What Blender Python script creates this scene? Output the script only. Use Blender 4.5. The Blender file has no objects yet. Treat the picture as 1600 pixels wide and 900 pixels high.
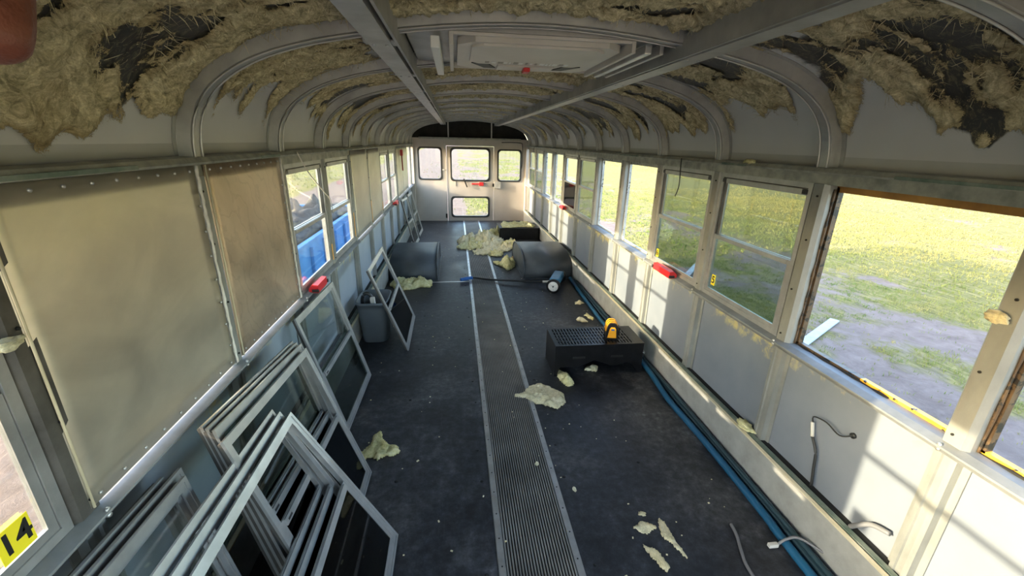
import bpy, bmesh, math, random
from mathutils import Vector, Matrix, noise
random.seed(7); noise.seed_set(5)
S = bpy.context.scene
COL = S.collection
PI = math.pi

# ------------------------------------------------------------------ dimensions
HW = 1.147            # half width at the post faces
PITCH, Y0 = 0.706, 0.86
YB = 8.86             # rear wall
YF = -1.97            # front end of what is built
def PY(i): return Y0 + PITCH * i
GZ = -1.1             # ground outside

# ------------------------------------------------------------------ materials
def mat(name, col=(.5, .5, .5), rough=.6, metal=0., spec=.5):
    m = bpy.data.materials.new(name); m.use_nodes = True
    b = m.node_tree.nodes['Principled BSDF']
    b.inputs['Base Color'].default_value = (*col, 1); b.inputs['Roughness'].default_value = rough
    b.inputs['Metallic'].default_value = metal; b.inputs['Specular IOR Level'].default_value = spec
    return m
def N(m, t): return m.node_tree.nodes.new(t)
def LK(m, a, b): m.node_tree.links.new(a, b)
def BS(m): return m.node_tree.nodes['Principled BSDF']
def coords(m, scale=(1, 1, 1), kind='Object'):
    tc = N(m, 'ShaderNodeTexCoord'); mp = N(m, 'ShaderNodeMapping'); mp.inputs['Scale'].default_value = scale
    LK(m, tc.outputs[kind], mp.inputs['Vector']); return mp.outputs['Vector']
def geo_coords(m, scale=(1, 1, 1)):
    g = N(m, 'ShaderNodeNewGeometry'); mp = N(m, 'ShaderNodeMapping'); mp.inputs['Scale'].default_value = scale
    LK(m, g.outputs['Position'], mp.inputs['Vector']); return mp.outputs['Vector']
def noise_n(m, vec, sc, det=4, rough=.55, dist=0.):
    n = N(m, 'ShaderNodeTexNoise'); n.inputs['Scale'].default_value = sc; n.inputs['Detail'].default_value = det
    n.inputs['Roughness'].default_value = rough; n.inputs['Distortion'].default_value = dist
    LK(m, vec, n.inputs['Vector']); return n.outputs['Fac']
def ramp(m, fac, stops):
    r = N(m, 'ShaderNodeValToRGB'); e = r.color_ramp.elements
    while len(e) < len(stops): e.new(.5)
    for el, (p, c) in zip(e, stops):
        el.position = p; el.color = (*c, 1) if len(c) == 3 else c
    LK(m, fac, r.inputs['Fac']); return r.outputs['Color']
def mix(m, fac, a, b, blend='MIX'):
    n = N(m, 'ShaderNodeMix'); n.data_type = 'RGBA'; n.blend_type = blend
    for s, v in ((n.inputs[0], fac), (n.inputs[6], a), (n.inputs[7], b)):
        if isinstance(v, (int, float)): s.default_value = v
        elif isinstance(v, tuple): s.default_value = (*v, 1)
        else: LK(m, v, s)
    return n.outputs[2]
def mth(m, op, a, b=None, clamp=False):
    n = N(m, 'ShaderNodeMath'); n.operation = op; n.use_clamp = clamp
    for s, v in zip(n.inputs, (a, b)):
        if v is None: continue
        if isinstance(v, (int, float)): s.default_value = v
        else: LK(m, v, s)
    return n.outputs[0]
def bump(m, h, st=.3, dist=.01):
    b = N(m, 'ShaderNodeBump'); b.inputs['Strength'].default_value = st; b.inputs['Distance'].default_value = dist
    LK(m, h, b.inputs['Height']); LK(m, b.outputs['Normal'], BS(m).inputs['Normal'])
def setc(m, c): LK(m, c, BS(m).inputs['Base Color'])
def BW3(v): return (v, v, v)

def m_mottle(name, c1, c2, sc=6, rough=.6, metal=0., bst=.1, detail=6, spec=.5, stretch=(1, 1, 1)):
    m = mat(name, c1, rough, metal, spec); v = geo_coords(m, stretch)
    n = noise_n(m, v, sc, detail, .6)
    setc(m, ramp(m, n, [(.3, c1), (.7, c2)]))
    if bst: bump(m, noise_n(m, v, sc * 6, 3), bst, .003)
    return m

# painted side skin with glue stains near the top edge
def m_wall(name, ca, cb):
    m = mat(name, ca, .42)
    v = geo_coords(m); n1 = noise_n(m, v, 3.1, 5); n2 = noise_n(m, v, 17, 5, .65, .4)
    base = ramp(m, n1, [(.3, ca), (.7, cb)])
    g = N(m, 'ShaderNodeNewGeometry'); sx = N(m, 'ShaderNodeSeparateXYZ'); LK(m, g.outputs['Position'], sx.inputs[0])
    hz = N(m, 'ShaderNodeMapRange'); hz.inputs[1].default_value = .50; hz.inputs[2].default_value = .74
    LK(m, sx.outputs[2], hz.inputs[0])
    # stains: more in the front bays
    k = mth(m, 'MULTIPLY', hz.outputs[0], n2)
    n3 = noise_n(m, v, 2.3, 2)
    k = mth(m, 'MULTIPLY', k, mth(m, 'MULTIPLY', n3, 2.1))
    st = ramp(m, k, [(.36, BW3(0)), (.52, BW3(1))])
    bw = N(m, 'ShaderNodeRGBToBW'); LK(m, st, bw.inputs[0])
    setc(m, mix(m, mth(m, 'MULTIPLY', bw.outputs[0], .75), base, (.60, .50, .19)))
    bump(m, n2, .08, .004)
    return m
def m_floor():
    m = mat('black_rubber', (.02, .02, .022), .5)
    v = geo_coords(m)
    n1 = noise_n(m, v, 1.6, 8, .68, .3); n2 = noise_n(m, v, 24, 8, .75); n3 = noise_n(m, geo_coords(m, (7, 1.4, 1)), 2.2, 6, .7, .8)
    a = ramp(m, n1, [(.34, (.010, .011, .015)), (.50, (.028, .030, .037)), (.64, (.085, .085, .090))])
    b = ramp(m, n2, [(.40, BW3(.50)), (.56, BW3(1.1)), (.70, BW3(2.2))])
    c = mix(m, 1.0, a, b, 'MULTIPLY')
    sc = ramp(m, n3, [(.60, BW3(0)), (.78, BW3(1))])
    bw = N(m, 'ShaderNodeRGBToBW'); LK(m, sc, bw.inputs[0])
    c = mix(m, mth(m, 'MULTIPLY', bw.outputs[0], .35), c, (.10, .10, .105))
    setc(m, c)
    LK(m, ramp(m, n1, [(.3, BW3(.38)), (.7, BW3(.62))]), BS(m).inputs['Roughness'])
    bump(m, n2, .12, .003)
    return m
def m_steel(name, c1, c2, swirl=0.):
    m = mat(name, c1, .42, .75)
    v = geo_coords(m, (1, 1, 1.5)); n = noise_n(m, v, 2.0, 6, .55, .6); s = noise_n(m, geo_coords(m, (1, 1.1, 1.8)), 2.4, 5, .55, 1.4)
    c = ramp(m, n, [(.3, c1), (.7, c2)])
    d = ramp(m, s, [(.35, BW3(.80)), (.6, BW3(1.03))])
    c = mix(m, .55, c, d, 'MULTIPLY')
    if swirl:
        w = N(m, 'ShaderNodeTexWave'); w.wave_type = 'RINGS'; w.rings_direction = 'SPHERICAL'; w.inputs['Scale'].default_value = 5
        w.inputs['Distortion'].default_value = 14; w.inputs['Detail'].default_value = 4; w.inputs['Detail Scale'].default_value = 1.4
        mp = geo_coords(m, (1, 1.0, 1.0)); LK(m, mp, w.inputs['Vector'])
        r = ramp(m, w.outputs['Fac'], [(.0, BW3(.62)), (.16, BW3(1.0)), (1, BW3(1.0))])
        c = mix(m, swirl, c, r, 'MULTIPLY')
    setc(m, c)
    LK(m, ramp(m, s, [(.3, BW3(.32)), (.7, BW3(.44))]), BS(m).inputs['Roughness'])
    bump(m, noise_n(m, v, 1.6, 1), .10, .02)
    return m
def m_skin():      # roof skin: grey primer, dark glue patches from the attribute 'stain'
    m = mat('roof_skin_paint', (.3, .3, .3), .5)
    v = geo_coords(m)
    at = N(m, 'ShaderNodeAttribute'); at.attribute_name = 'stain'
    n1 = noise_n(m, v, 9, 8, .68, .8); n0 = noise_n(m, v, 1.5, 4)
    base = ramp(m, n0, [(.3, (.44, .44, .45)), (.7, (.54, .54, .53))])
    k = mth(m, 'ADD', at.outputs['Fac'], mth(m, 'MULTIPLY', mth(m, 'SUBTRACT', n1, .5), .8))
    dk = ramp(m, k, [(.44, BW3(0)), (.58, BW3(1))]); bw = N(m, 'ShaderNodeRGBToBW'); LK(m, dk, bw.inputs[0])
    c = mix(m, bw.outputs[0], base, (.035, .034, .033))
    # thin film of brown fibre dust over the glue
    n2 = noise_n(m, geo_coords(m, (1, 1.6, 1)), 26, 8, .75, 1.5)
    k2 = mth(m, 'MULTIPLY', ramp_bw(m, n2, .50, .66), ramp_bw(m, k, .30, .5))
    c = mix(m, mth(m, 'MULTIPLY', k2, .6), c, (.26, .22, .12))
    setc(m, c); bump(m, n2, .15, .004)
    return m
def ramp_bw(m, f, a, b):
    n = N(m, 'ShaderNodeMapRange'); n.inputs[1].default_value = a; n.inputs[2].default_value = b
    LK(m, f, n.inputs[0]); return n.outputs[0]
def m_fibre(name, c1, c2, c3, sc=14):
    m = mat(name, c2, .95, 0, .1)
    v = geo_coords(m); n = noise_n(m, v, sc, 8, .7, 2.2); n2 = noise_n(m, v, 3, 4)
    w = noise_n(m, geo_coords(m, (1, .35, 1)), sc * 5, 5, .7, 3.)
    c = ramp(m, n, [(.30, c1), (.5, c2), (.72, c3)])
    c = mix(m, .5, c, ramp(m, w, [(.3, BW3(.55)), (.65, BW3(1.25))]), 'MULTIPLY')
    c = mix(m, ramp_bw(m, n2, .3, .75), c, mix(m, 1., c, (1.0, .86, .60), 'MULTIPLY'))
    setc(m, c); bump(m, w, .7, .008)
    return m
def m_residue():
    m = mat('stuck_glass_wool', (.4, .4, .2), .95, 0, .1)
    at = N(m, 'ShaderNodeAttribute'); at.attribute_name = 'thick'
    v = geo_coords(m); a = noise_n(m, v, 13, 9, .75, 2.8); b = noise_n(m, v, 75, 5, .7, 3.5); big = noise_n(m, v, 3.2, 5, .6, .8)
    k = mth(m, 'ADD', at.outputs['Fac'], mth(m, 'ADD', mth(m, 'MULTIPLY', mth(m, 'SUBTRACT', a, .5), .75), mth(m, 'MULTIPLY', mth(m, 'SUBTRACT', b, .5), .5)))
    LK(m, ramp_bw(m, k, .00, .05), BS(m).inputs['Alpha'])
    c = ramp(m, a, [(.34, (.24, .21, .13)), (.5, (.58, .50, .31)), (.66, (.88, .80, .54))])
    fib = ramp(m, noise_n(m, geo_coords(m, (1, .4, 1)), 60, 6, .75, 4.), [(.34, BW3(.55)), (.62, BW3(1.25))])
    c = mix(m, .6, c, fib, 'MULTIPLY')
    thin = mix(m, 1., c, (.66, .60, .54), 'MULTIPLY')
    t = mth(m, 'ADD', ramp_bw(m, at.outputs['Fac'], .02, .30), mth(m, 'MULTIPLY', mth(m, 'SUBTRACT', big, .5), 3.0), True)
    setc(m, mix(m, t, thin, c)); bump(m, mth(m, 'ADD', a, mth(m, 'MULTIPLY', b, .4)), .8, .009)
    return m
def m_glass(name, tint=(.86, .9, .88), refl=.07):
    m = bpy.data.materials.new(name); m.use_nodes = True; nt = m.node_tree; nt.nodes.clear()
    o = nt.nodes.new('ShaderNodeOutputMaterial'); t = nt.nodes.new('ShaderNodeBsdfTransparent'); g = nt.nodes.new('ShaderNodeBsdfGlossy')
    g.inputs['Roughness'].default_value = .03; t.inputs['Color'].default_value = (*tint, 1)
    lw = nt.nodes.new('ShaderNodeLayerWeight'); lw.inputs['Blend'].default_value = .25
    mr = nt.nodes.new('ShaderNodeMapRange'); mr.inputs[3].default_value = refl; mr.inputs[4].default_value = .32
    mx = nt.nodes.new('ShaderNodeMixShader')
    nt.links.new(lw.outputs['Fresnel'], mr.inputs[0]); nt.links.new(mr.outputs[0], mx.inputs[0])
    nt.links.new(t.outputs[0], mx.inputs[1]); nt.links.new(g.outputs[0], mx.inputs[2]); nt.links.new(mx.outputs[0], o.inputs[0])
    return m
def m_tread():
    m = mat('ribbed_aisle_rubber', (.1, .1, .1), .6); v = geo_coords(m)
    g = N(m, 'ShaderNodeNewGeometry'); sx = N(m, 'ShaderNodeSeparateXYZ'); LK(m, g.outputs['Position'], sx.inputs[0])
    dust = ramp(m, noise_n(m, v, 5, 6), [(.3, (.15, .14, .125)), (.7, (.30, .285, .255))])
    setc(m, mix(m, ramp_bw(m, sx.outputs[2], .0025, .0058), (.012, .012, .012), dust))
    return m
def m_peel(name, c1, c2, thr):
    m = mat(name, c1, .5); v = geo_coords(m); n = noise_n(m, v, 12, 4, .6); n2 = noise_n(m, v, 30, 5, .65, .6)
    setc(m, mix(m, ramp_bw(m, n2, thr - .02, thr + .02), ramp(m, n, [(.3, c1), (.7, c2)]), (.012, .011, .010))); return m
def m_ground():
    m = mat('ground_soil', (.3, .25, .15), .95, 0, .1)
    v = geo_coords(m); n1 = noise_n(m, v, .38, 6, .6, .4); n2 = noise_n(m, v, 3.0, 8, .7, .5); n3 = noise_n(m, geo_coords(m, (1, .35, 1)), 9, 8, .75, 1.)
    dirt = ramp(m, n2, [(.3, (.13, .098, .085)), (.7, (.235, .185, .165))])
    gr = ramp(m, n3, [(.3, (.06, .06, .02)), (.5, (.17, .155, .055)), (.72, (.33, .27, .125))])
    at = N(m, 'ShaderNodeAttribute'); at.attribute_name = 'soil'
    k = mth(m, 'ADD', at.outputs['Fac'], mth(m, 'MULTIPLY', mth(m, 'SUBTRACT', n2, .5), .9))
    setc(m, mix(m, ramp_bw(m, k, .38, .62), gr, dirt)); bump(m, n3, .6, .05)
    return m
def m_grass():
    m = mat('grass_blades', (.3, .35, .1), .8, 0, .15)
    v = geo_coords(m); n = noise_n(m, v, .9, 5, .6); n2 = noise_n(m, v, 14, 3)
    c = ramp(m, n, [(.3, (.09, .15, .045)), (.5, (.17, .21, .065)), (.68, (.34, .30, .12))])
    c = mix(m, .5, c, ramp(m, n2, [(.3, (.6, .7, .5)), (.7, (1.2, 1.15, 1.0))]), 'MULTIPLY')
    # blades turn yellower away from the bus
    g = N(m, 'ShaderNodeNewGeometry'); sx = N(m, 'ShaderNodeSeparateXYZ'); LK(m, g.outputs['Position'], sx.inputs[0])
    far = ramp_bw(m, mth(m, 'ABSOLUTE', sx.outputs[0]), 7.5, 14)
    setc(m, mix(m, mth(m, 'MULTIPLY', far, .75), c, mix(m, n, (.15, .135, .04), (.39, .31, .12))))
    return m

M = dict(
    wall=m_wall('grey_paint', (.160, .182, .222), (.212, .232, .270)), wall_l=m_wall('skylit_grey_paint', (.27, .32, .38), (.35, .39, .44)), plain=m_mottle('roof_side_paint', (.33, .33, .33), (.44, .435, .42), 2, .5, 0, .02), floor=m_floor(), skin=m_skin(),  # wall_l: same grey paint, sky reflection put into its lighter blue colour
    post=m_mottle('galvanised_post', (.20, .205, .20), (.32, .325, .31), 9, .52, .35, .2, stretch=(1, 1, .5)),
    rib=m_mottle('roof_bow_steel', (.28, .28, .27), (.46, .46, .44), 7, .42, .45, .2),
    sill=m_mottle('sill_metal', (.16, .17, .18), (.26, .27, .28), 9, .65, .1, .15),
    ledge=m_mottle('chipped_ledge_paint', (.30, .30, .28), (.42, .43, .41), 11, .5, .1, .2),
    rail=m_mottle('chipped_rail_paint', (.20, .21, .19), (.44, .43, .37), 14, .5, .2, .2),
    green=m_mottle('green_primer', (.05, .10, .075), (.24, .27, .23), 14, .6, 0, .2),
    cream=m_mottle('cream_edge', (.55, .47, .30), (.70, .64, .48), 7, .6),
    white=m_mottle('rear_wall_paint', (.42, .38, .34), (.50, .46, .42), 2.5, .38, 0, .03),
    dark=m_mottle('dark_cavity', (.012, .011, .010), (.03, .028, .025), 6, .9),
    rubber=mat('gasket_rubber', (.02, .022, .024), .5),
    alu=m_mottle('aluminium', (.50, .50, .50), (.70, .70, .70), 12, .36, .75, .08),
    alu_w=m_mottle('anodised_window_frame', (.33, .33, .33), (.48, .48, .48), 10, .38, .65, .08),
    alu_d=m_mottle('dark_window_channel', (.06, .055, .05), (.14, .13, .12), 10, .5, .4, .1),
    tread=m_tread(),
    steelA=m_steel('bare_steel_sheet', (.48, .44, .36), (.68, .62, .50)),
    steelB=m_steel('scuffed_steel_sheet', (.46, .36, .26), (.66, .54, .41), .28),
    steelC=m_steel('dull_steel_sheet', (.42, .40, .34), (.60, .57, .49)),
    yellow=m_mottle('bus_yellow_paint', (.78, .30, .015), (.95, .46, .03), 9, .45),
    caulk=m_mottle('caulk_bead', (.58, .54, .48), (.80, .77, .72), 30, .8, 0, .5),
    fibre=m_fibre('glass_wool', (.46, .45, .22), (.74, .72, .42), (.90, .88, .66)),
    fibre_w=m_fibre('pale_glass_wool', (.58, .56, .38), (.82, .79, .60), (.93, .91, .78)),
    residue=m_residue(),
    clear=m_glass('window_glass', (.92, .94, .92), .05),
    tint=m_glass('tinted_window_glass', (.60, .64, .60), .04),
    smoke=m_glass('smoked_window_glass', (.10, .11, .12), .05),
    black=mat('black_paint', (.012, .012, .013), .4),
    black_r=m_mottle('black_enamel', (.004, .004, .005), (.012, .012, .014), 14, .35, .1, .2, spec=.3),
    bin=m_mottle('grey_plastic', (.085, .10, .115), (.12, .14, .16), 5, .5),
    well=m_mottle('wheel_box_rubber', (.05, .058, .068), (.085, .095, .105), 5, .5, 0, .08),
    red=mat('red_plastic', (.62, .025, .03), .35), red_l=mat('faded_red_label', (.75, .22, .20), .5),
    blue=mat('blue_plastic', (.015, .12, .42), .4), blue_e=m_mottle('blue_enamel', (.03, .16, .33), (.06, .24, .42), 9, .4),
    hose_b=m_mottle('blue_hose', (.008, .07, .15), (.012, .11, .22), 5, .45), hose_d=m_mottle('dark_hose', (.012, .03, .04), (.02, .05, .065), 5, .5),
    wheelw=mat('white_wheel', (.8, .8, .78), .5), tool_y=mat('tool_yellow', (.85, .38, .015), .4),
    tool_g=mat('tool_window', (.45, .55, .52), .2), chrome=mat('chrome', (.7, .7, .72), .2, 1.),
    wire_g=mat('grey_cable', (.17, .17, .18), .5), wire_k=mat('black_cable', (.02, .02, .02), .5), wire_w=mat('white_plug', (.62, .6, .55), .5),
    sticker=mat('yellow_sticker', (.90, .74, .02), .5), ink=mat('black_ink', (.01, .01, .01), .5),
    hatch=m_mottle('hatch_plastic', (.50, .47, .42), (.62, .59, .54), 4, .45), hatch_d=mat('hatch_recess', (.30, .285, .26), .5),
    galv=m_mottle('galvanised_channel', (.38, .37, .35), (.55, .54, .52), 10, .4, .5),
    skip=m_mottle('blue_skip_paint', (.015, .12, .38), (.03, .2, .52), 3, .5), rubble=m_mottle('dark_rubble', (.03, .03, .035), (.12, .11, .10), 8, .9, 0, .6),
    plank=m_mottle('weathered_plank', (.26, .30, .36), (.36, .41, .48), 8, .7), skinp=m_mottle('finger_skin', (.13, .038, .02), (.18, .055, .032), 60, .5, 0, .2),
    nail=mat('finger_nail', (.72, .42, .34), .3),
    peel_y=m_peel('peeling_yellow', (.80, .36, .02), (.95, .52, .05), .62), peel_g=m_peel('peeling_grey', (.30, .31, .30), (.50, .50, .47), .60), peel_d=m_peel('peeling_dark', (.05, .032, .02), (.13, .08, .04), .55),
    rust=m_mottle('orange_brown_edge', (.20, .09, .02), (.48, .24, .05), 7, .5),
    ground=m_ground(), grass=m_grass(), grime=mat('grime', (.008, .008, .008), .8),
    roof_out=mat('outer_yellow', (.75, .40, .04), .5),
)

# ------------------------------------------------------------------ mesh helpers
class MB:
    def __init__(s): s.bm = bmesh.new(); s.mats = []
    def mi(s, m):
        if m is None: return 0
        if m not in s.mats: s.mats.append(m)
        return s.mats.index(m)
    def faces(s, vs, fs, m=None, smooth=False):
        k = s.mi(m); bv = [s.bm.verts.new(v) for v in vs]
        for f in fs:
            try: q = s.bm.faces.new([bv[i] for i in f]); q.material_index = k; q.smooth = smooth
            except ValueError: pass
        return bv
    def box(s, lo, hi, m=None, M4=None, bev=0.):
        lo, hi = [min(a, b) for a, b in zip(lo, hi)], [max(a, b) for a, b in zip(lo, hi)]
        if bev:
            t = bmesh.new(); bmesh.ops.create_cube(t, size=1)
            sz = Vector(hi) - Vector(lo); ce = (Vector(hi) + Vector(lo)) / 2
            for v in t.verts: v.co = Vector((v.co.x * sz.x, v.co.y * sz.y, v.co.z * sz.z)) + ce
            bmesh.ops.bevel(t, geom=t.edges[:], offset=bev, segments=2, profile=.5, affect='EDGES')
            t.verts.index_update()
            vs = [(M4 @ v.co if M4 else v.co.copy()) for v in t.verts]; fs = [[v.index for v in f.verts] for f in t.faces]
            s.faces(vs, fs, m, False); t.free(); return s
        x, y, z = lo; X, Y, Z = hi
        vs = [Vector(c) for c in ((x, y, z), (X, y, z), (X, Y, z), (x, Y, z), (x, y, Z), (X, y, Z), (X, Y, Z), (x, Y, Z))]
        if M4: vs = [M4 @ v for v in vs]
        s.faces(vs, [(0, 3, 2, 1), (4, 5, 6, 7), (0, 1, 5, 4), (1, 2, 6, 5), (2, 3, 7, 6), (3, 0, 4, 7)], m); return s
    def ring(s, w, h, t, y0, y1, m=None, M4=None, z0=0., x0=0.):   # rectangular frame in XZ
        s.box((x0 - w / 2, y0, z0), (x0 - w / 2 + t, y1, z0 + h), m, M4); s.box((x0 + w / 2 - t, y0, z0), (x0 + w / 2, y1, z0 + h), m, M4)
        s.box((x0 - w / 2 + t, y0, z0), (x0 + w / 2 - t, y1, z0 + t), m, M4); s.box((x0 - w / 2 + t, y0, z0 + h - t), (x0 + w / 2 - t, y1, z0 + h), m, M4); return s
    def prism(s, pts, ax, a, b, m=None, smooth=False):   # polygon in the plane normal to ax, extruded a..b
        def P(p, t):
            return {0: (t, p[0], p[1]), 1: (p[0], t, p[1]), 2: (p[0], p[1], t)}[ax]
        n = len(pts); vs = [P(p, a) for p in pts] + [P(p, b) for p in pts]
        fs = [tuple(range(n)), tuple(range(2 * n - 1, n - 1, -1))] + [(i, (i + 1) % n, n + (i + 1) % n, n + i) for i in range(n)]
        s.faces([Vector(v) for v in vs], fs, m, smooth); return s
    def tube(s, pts, r, m=None, seg=10, cap=True):
        pts = [Vector(p) for p in pts]; rs = r if isinstance(r, (list, tuple)) else [r] * len(pts)
        rings = []; up = Vector((0, 0, 1))
        for i, p in enumerate(pts):
            d = (pts[min(i + 1, len(pts) - 1)] - pts[max(i - 1, 0)]).normalized()
            if abs(d.dot(up)) > .95: up = Vector((1, 0, 0))
            a = d.cross(up).normalized(); b = d.cross(a).normalized(); up = -b if i else up
            rings.append([p + (a * math.cos(2 * PI * k / seg) + b * math.sin(2 * PI * k / seg)) * rs[i] for k in range(seg)])
            up = Vector((0, 0, 1)) if abs(d.z) < .9 else Vector((1, 0, 0))
        vs = [v for q in rings for v in q]; fs = []
        for i in range(len(pts) - 1):
            for k in range(seg): fs.append((i * seg + k, i * seg + (k + 1) % seg, (i + 1) * seg + (k + 1) % seg, (i + 1) * seg + k))
        if cap: fs += [tuple(range(seg))[::-1], tuple(range((len(pts) - 1) * seg, len(pts) * seg))]
        s.faces(vs, fs, m, True); return s
    def disc(s, c, r, h, ax, m=None, seg=20, r2=None):
        c = Vector(c); d = Vector([1 if i == ax else 0 for i in range(3)])
        return s.tube([c - d * h / 2, c + d * h / 2], [r, r2 if r2 is not None else r], m, seg)
    def done(s, name, m=None, parent=None, mw=None):
        me = bpy.data.meshes.new(name); bmesh.ops.recalc_face_normals(s.bm, faces=s.bm.faces[:]); s.bm.to_mesh(me); s.bm.free()
        if m: me.materials.append(m)
        for q in s.mats: me.materials.append(q)
        o = bpy.data.objects.new(name, me); COL.objects.link(o)
        if parent: o.parent = parent
        if mw: o.matrix_local = mw
        return o
def tag(o, label=None, cat=None, group=None, kind=None):
    if label: o['label'] = label
    if cat: o['category'] = cat
    if group: o['group'] = group
    if kind: o['kind'] = kind
    return o
def empty(name, loc=(0, 0, 0), mw=None):
    o = bpy.data.objects.new(name, None); o.empty_display_size = .1; COL.objects.link(o)
    if mw is not None: o.matrix_world = mw
    else: o.location = loc
    return o
def struct(o): o['kind'] = 'structure'; return o
def spline(pts, n=6):
    P = [Vector(p) for p in pts]; out = []
    for i in range(len(P) - 1):
        a, b, c, d = P[max(i - 1, 0)], P[i], P[i + 1], P[min(i + 2, len(P) - 1)]
        for k in range(n):
            t = k / n
            out.append(.5 * ((2 * b) + (c - a) * t + (2 * a - 5 * b + 4 * c - d) * t * t + (3 * b - a - 3 * c + d) * t ** 3))
    out.append(P[-1]); return out

# ------------------------------------------------------------------ camera (solved from the vanishing lines)
cam = bpy.data.cameras.new('camera'); co = bpy.data.objects.new('camera', cam); COL.objects.link(co)
Rr = [[0.9917438, -0.1263266, 0.0220404], [-0.0206432, -0.3269085, -0.9448305], [0.1265624, 0.9365748, -0.3268172]]
right, down, fwd = (Vector(r) for r in Rr)
mw = Matrix(((right.x, -down.x, -fwd.x, -.3013), (right.y, -down.y, -fwd.y, 0), (right.z, -down.z, -fwd.z, 1.58), (0, 0, 0, 1)))
co.matrix_world = mw
cam.sensor_width = 36; cam.lens = 36 * 660.6 / 1600; cam.clip_start = .01; cam.clip_end = 600
S.camera = co
CAM = Vector((-.3013, 0, 1.58))
def pix(px, py, depth):      # used only to place the fingertip that lay against the lens
    return CAM + (right * ((px - 800) / 660.6) + down * ((py - 450) / 660.6) + fwd) * depth

# ------------------------------------------------------------------ light
SD = Vector((1, .135, -.247)).normalized()
sl = bpy.data.lights.new('sun', 'SUN'); sl.energy = 8.0; sl.angle = math.radians(.7); sl.color = (1, .83, .58)
so = bpy.data.objects.new('sun', sl); COL.objects.link(so); so.rotation_euler = SD.to_track_quat('-Z', 'Y').to_euler(); so.location = (-20, -3, 8)
w = bpy.data.worlds.new('sky'); S.world = w; w.use_nodes = True; nt = w.node_tree
bg = nt.nodes['Background']; sk = nt.nodes.new('ShaderNodeTexSky'); sk.sky_type = 'NISHITA'; sk.sun_disc = False
sk.sun_elevation = math.radians(16); sk.sun_rotation = math.atan2(-1, -.135); sk.air_density = 1.; sk.dust_density = 2.
nt.links.new(sk.outputs[0], bg.inputs[0]); bg.inputs[1].default_value = .95

# ------------------------------------------------------------------ roof profile
half = [(1.135, 1.500), (1.131, 1.560), (1.117, 1.620), (1.090, 1.676), (1.045, 1.727), (.975, 1.776), (.880, 1.820), (.750, 1.858),
        (.600, 1.887), (.450, 1.908), (.300, 1.925), (.150, 1.936)]
prof = [(-x, z) for x, z in half] + [(0, 1.940)] + [(x, z) for x, z in reversed(half)]
PR = [Vector((p.x, p.y)) for p in spline([(x, z, 0) for x, z in prof], 4)]
def arc_table():
    s = [0.]
    for a, b in zip(PR, PR[1:]): s.append(s[-1] + (b - a).length)
    return s
AS = arc_table(); AL = AS[-1]
def arc(s, off=0.):          # point on the arch at arc length s, pushed outward by off
    s = min(max(s, 0), AL - 1e-6); i = 0
    lo, hi = 0, len(AS) - 1
    while hi - lo > 1:
        mid = (lo + hi) // 2
        if AS[mid] <= s: lo = mid
        else: hi = mid
    t = (s - AS[lo]) / (AS[lo + 1] - AS[lo]); p = PR[lo].lerp(PR[lo + 1], t)
    a = PR[max(lo - 1, 0)]; b = PR[min(lo + 2, len(PR) - 1)]; d = (b - a).normalized(); n = Vector((-d.y, d.x))
    return p + n * off, n
def fr(p, sc, oct=4): return noise.fractal(Vector(p) * sc, .9, 2.1, oct)

def zone(s, y):              # >0 : area of a bay where glue and wool remain
    i = math.floor((y - Y0) / PITCH); v = y - PY(i); e = min(v, PITCH - v)
    sb = min(s, AL - s); left = s < AL / 2; mid = abs(s - AL / 2)
    j = noise.noise(Vector((s * 3.1, y * 3.1, i * 1.7 + 5))) * .15 + noise.noise(Vector((s * 9, y * 9, i + 2))) * .05 + noise.noise(Vector((2.5, y * 13, i + 7))) * .09
    lim = .25 if i > 0 else (.17 if left else .22)
    if i > 3: lim = .22
    dz = min(e - (.085 if i > 0 else .065), sb - lim + .8 * j)
    if mid > .50:
        dz = min(dz, mid - (.68 if i > 0 else (.54 if left else .70)) + .5 * j)
    return dz + .5 * j
def residue_mask(s, y):      # >0 : wool stuck to the roof skin
    i = math.floor((y - Y0) / PITCH); left = s < AL / 2; mid = abs(s - AL / 2)
    z = zone(s, y)
    wv = noise.noise_vector(Vector((s * 2.6, y * 2.6, 3 + i * 7.3))) * .20
    n = fr((s * 1.0 + wv.x, y * 1.5 + wv.y, i * 3.1), 3.4, 5) * .85 + .30 * fr((s * 1.5, y * 5, 9 + i), 5, 4)
    k = .07 if i > 0 else (.32 if left else .10)
    if mid < .52: k = .32
    k += .24 * max(0, 1 - abs(z - .03) / .08)        # wool survives best round the rim of the glue
    return min(n + k, (z + .035) * 6)
def stain_mask(s, y):
    return min(1, max(0, (zone(s, y) + .05) / .09)) * .95

BAYS = list(range(-4, 12))
def ylim(i): return max(YF, PY(i)), min(YB, PY(i) + PITCH)

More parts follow.
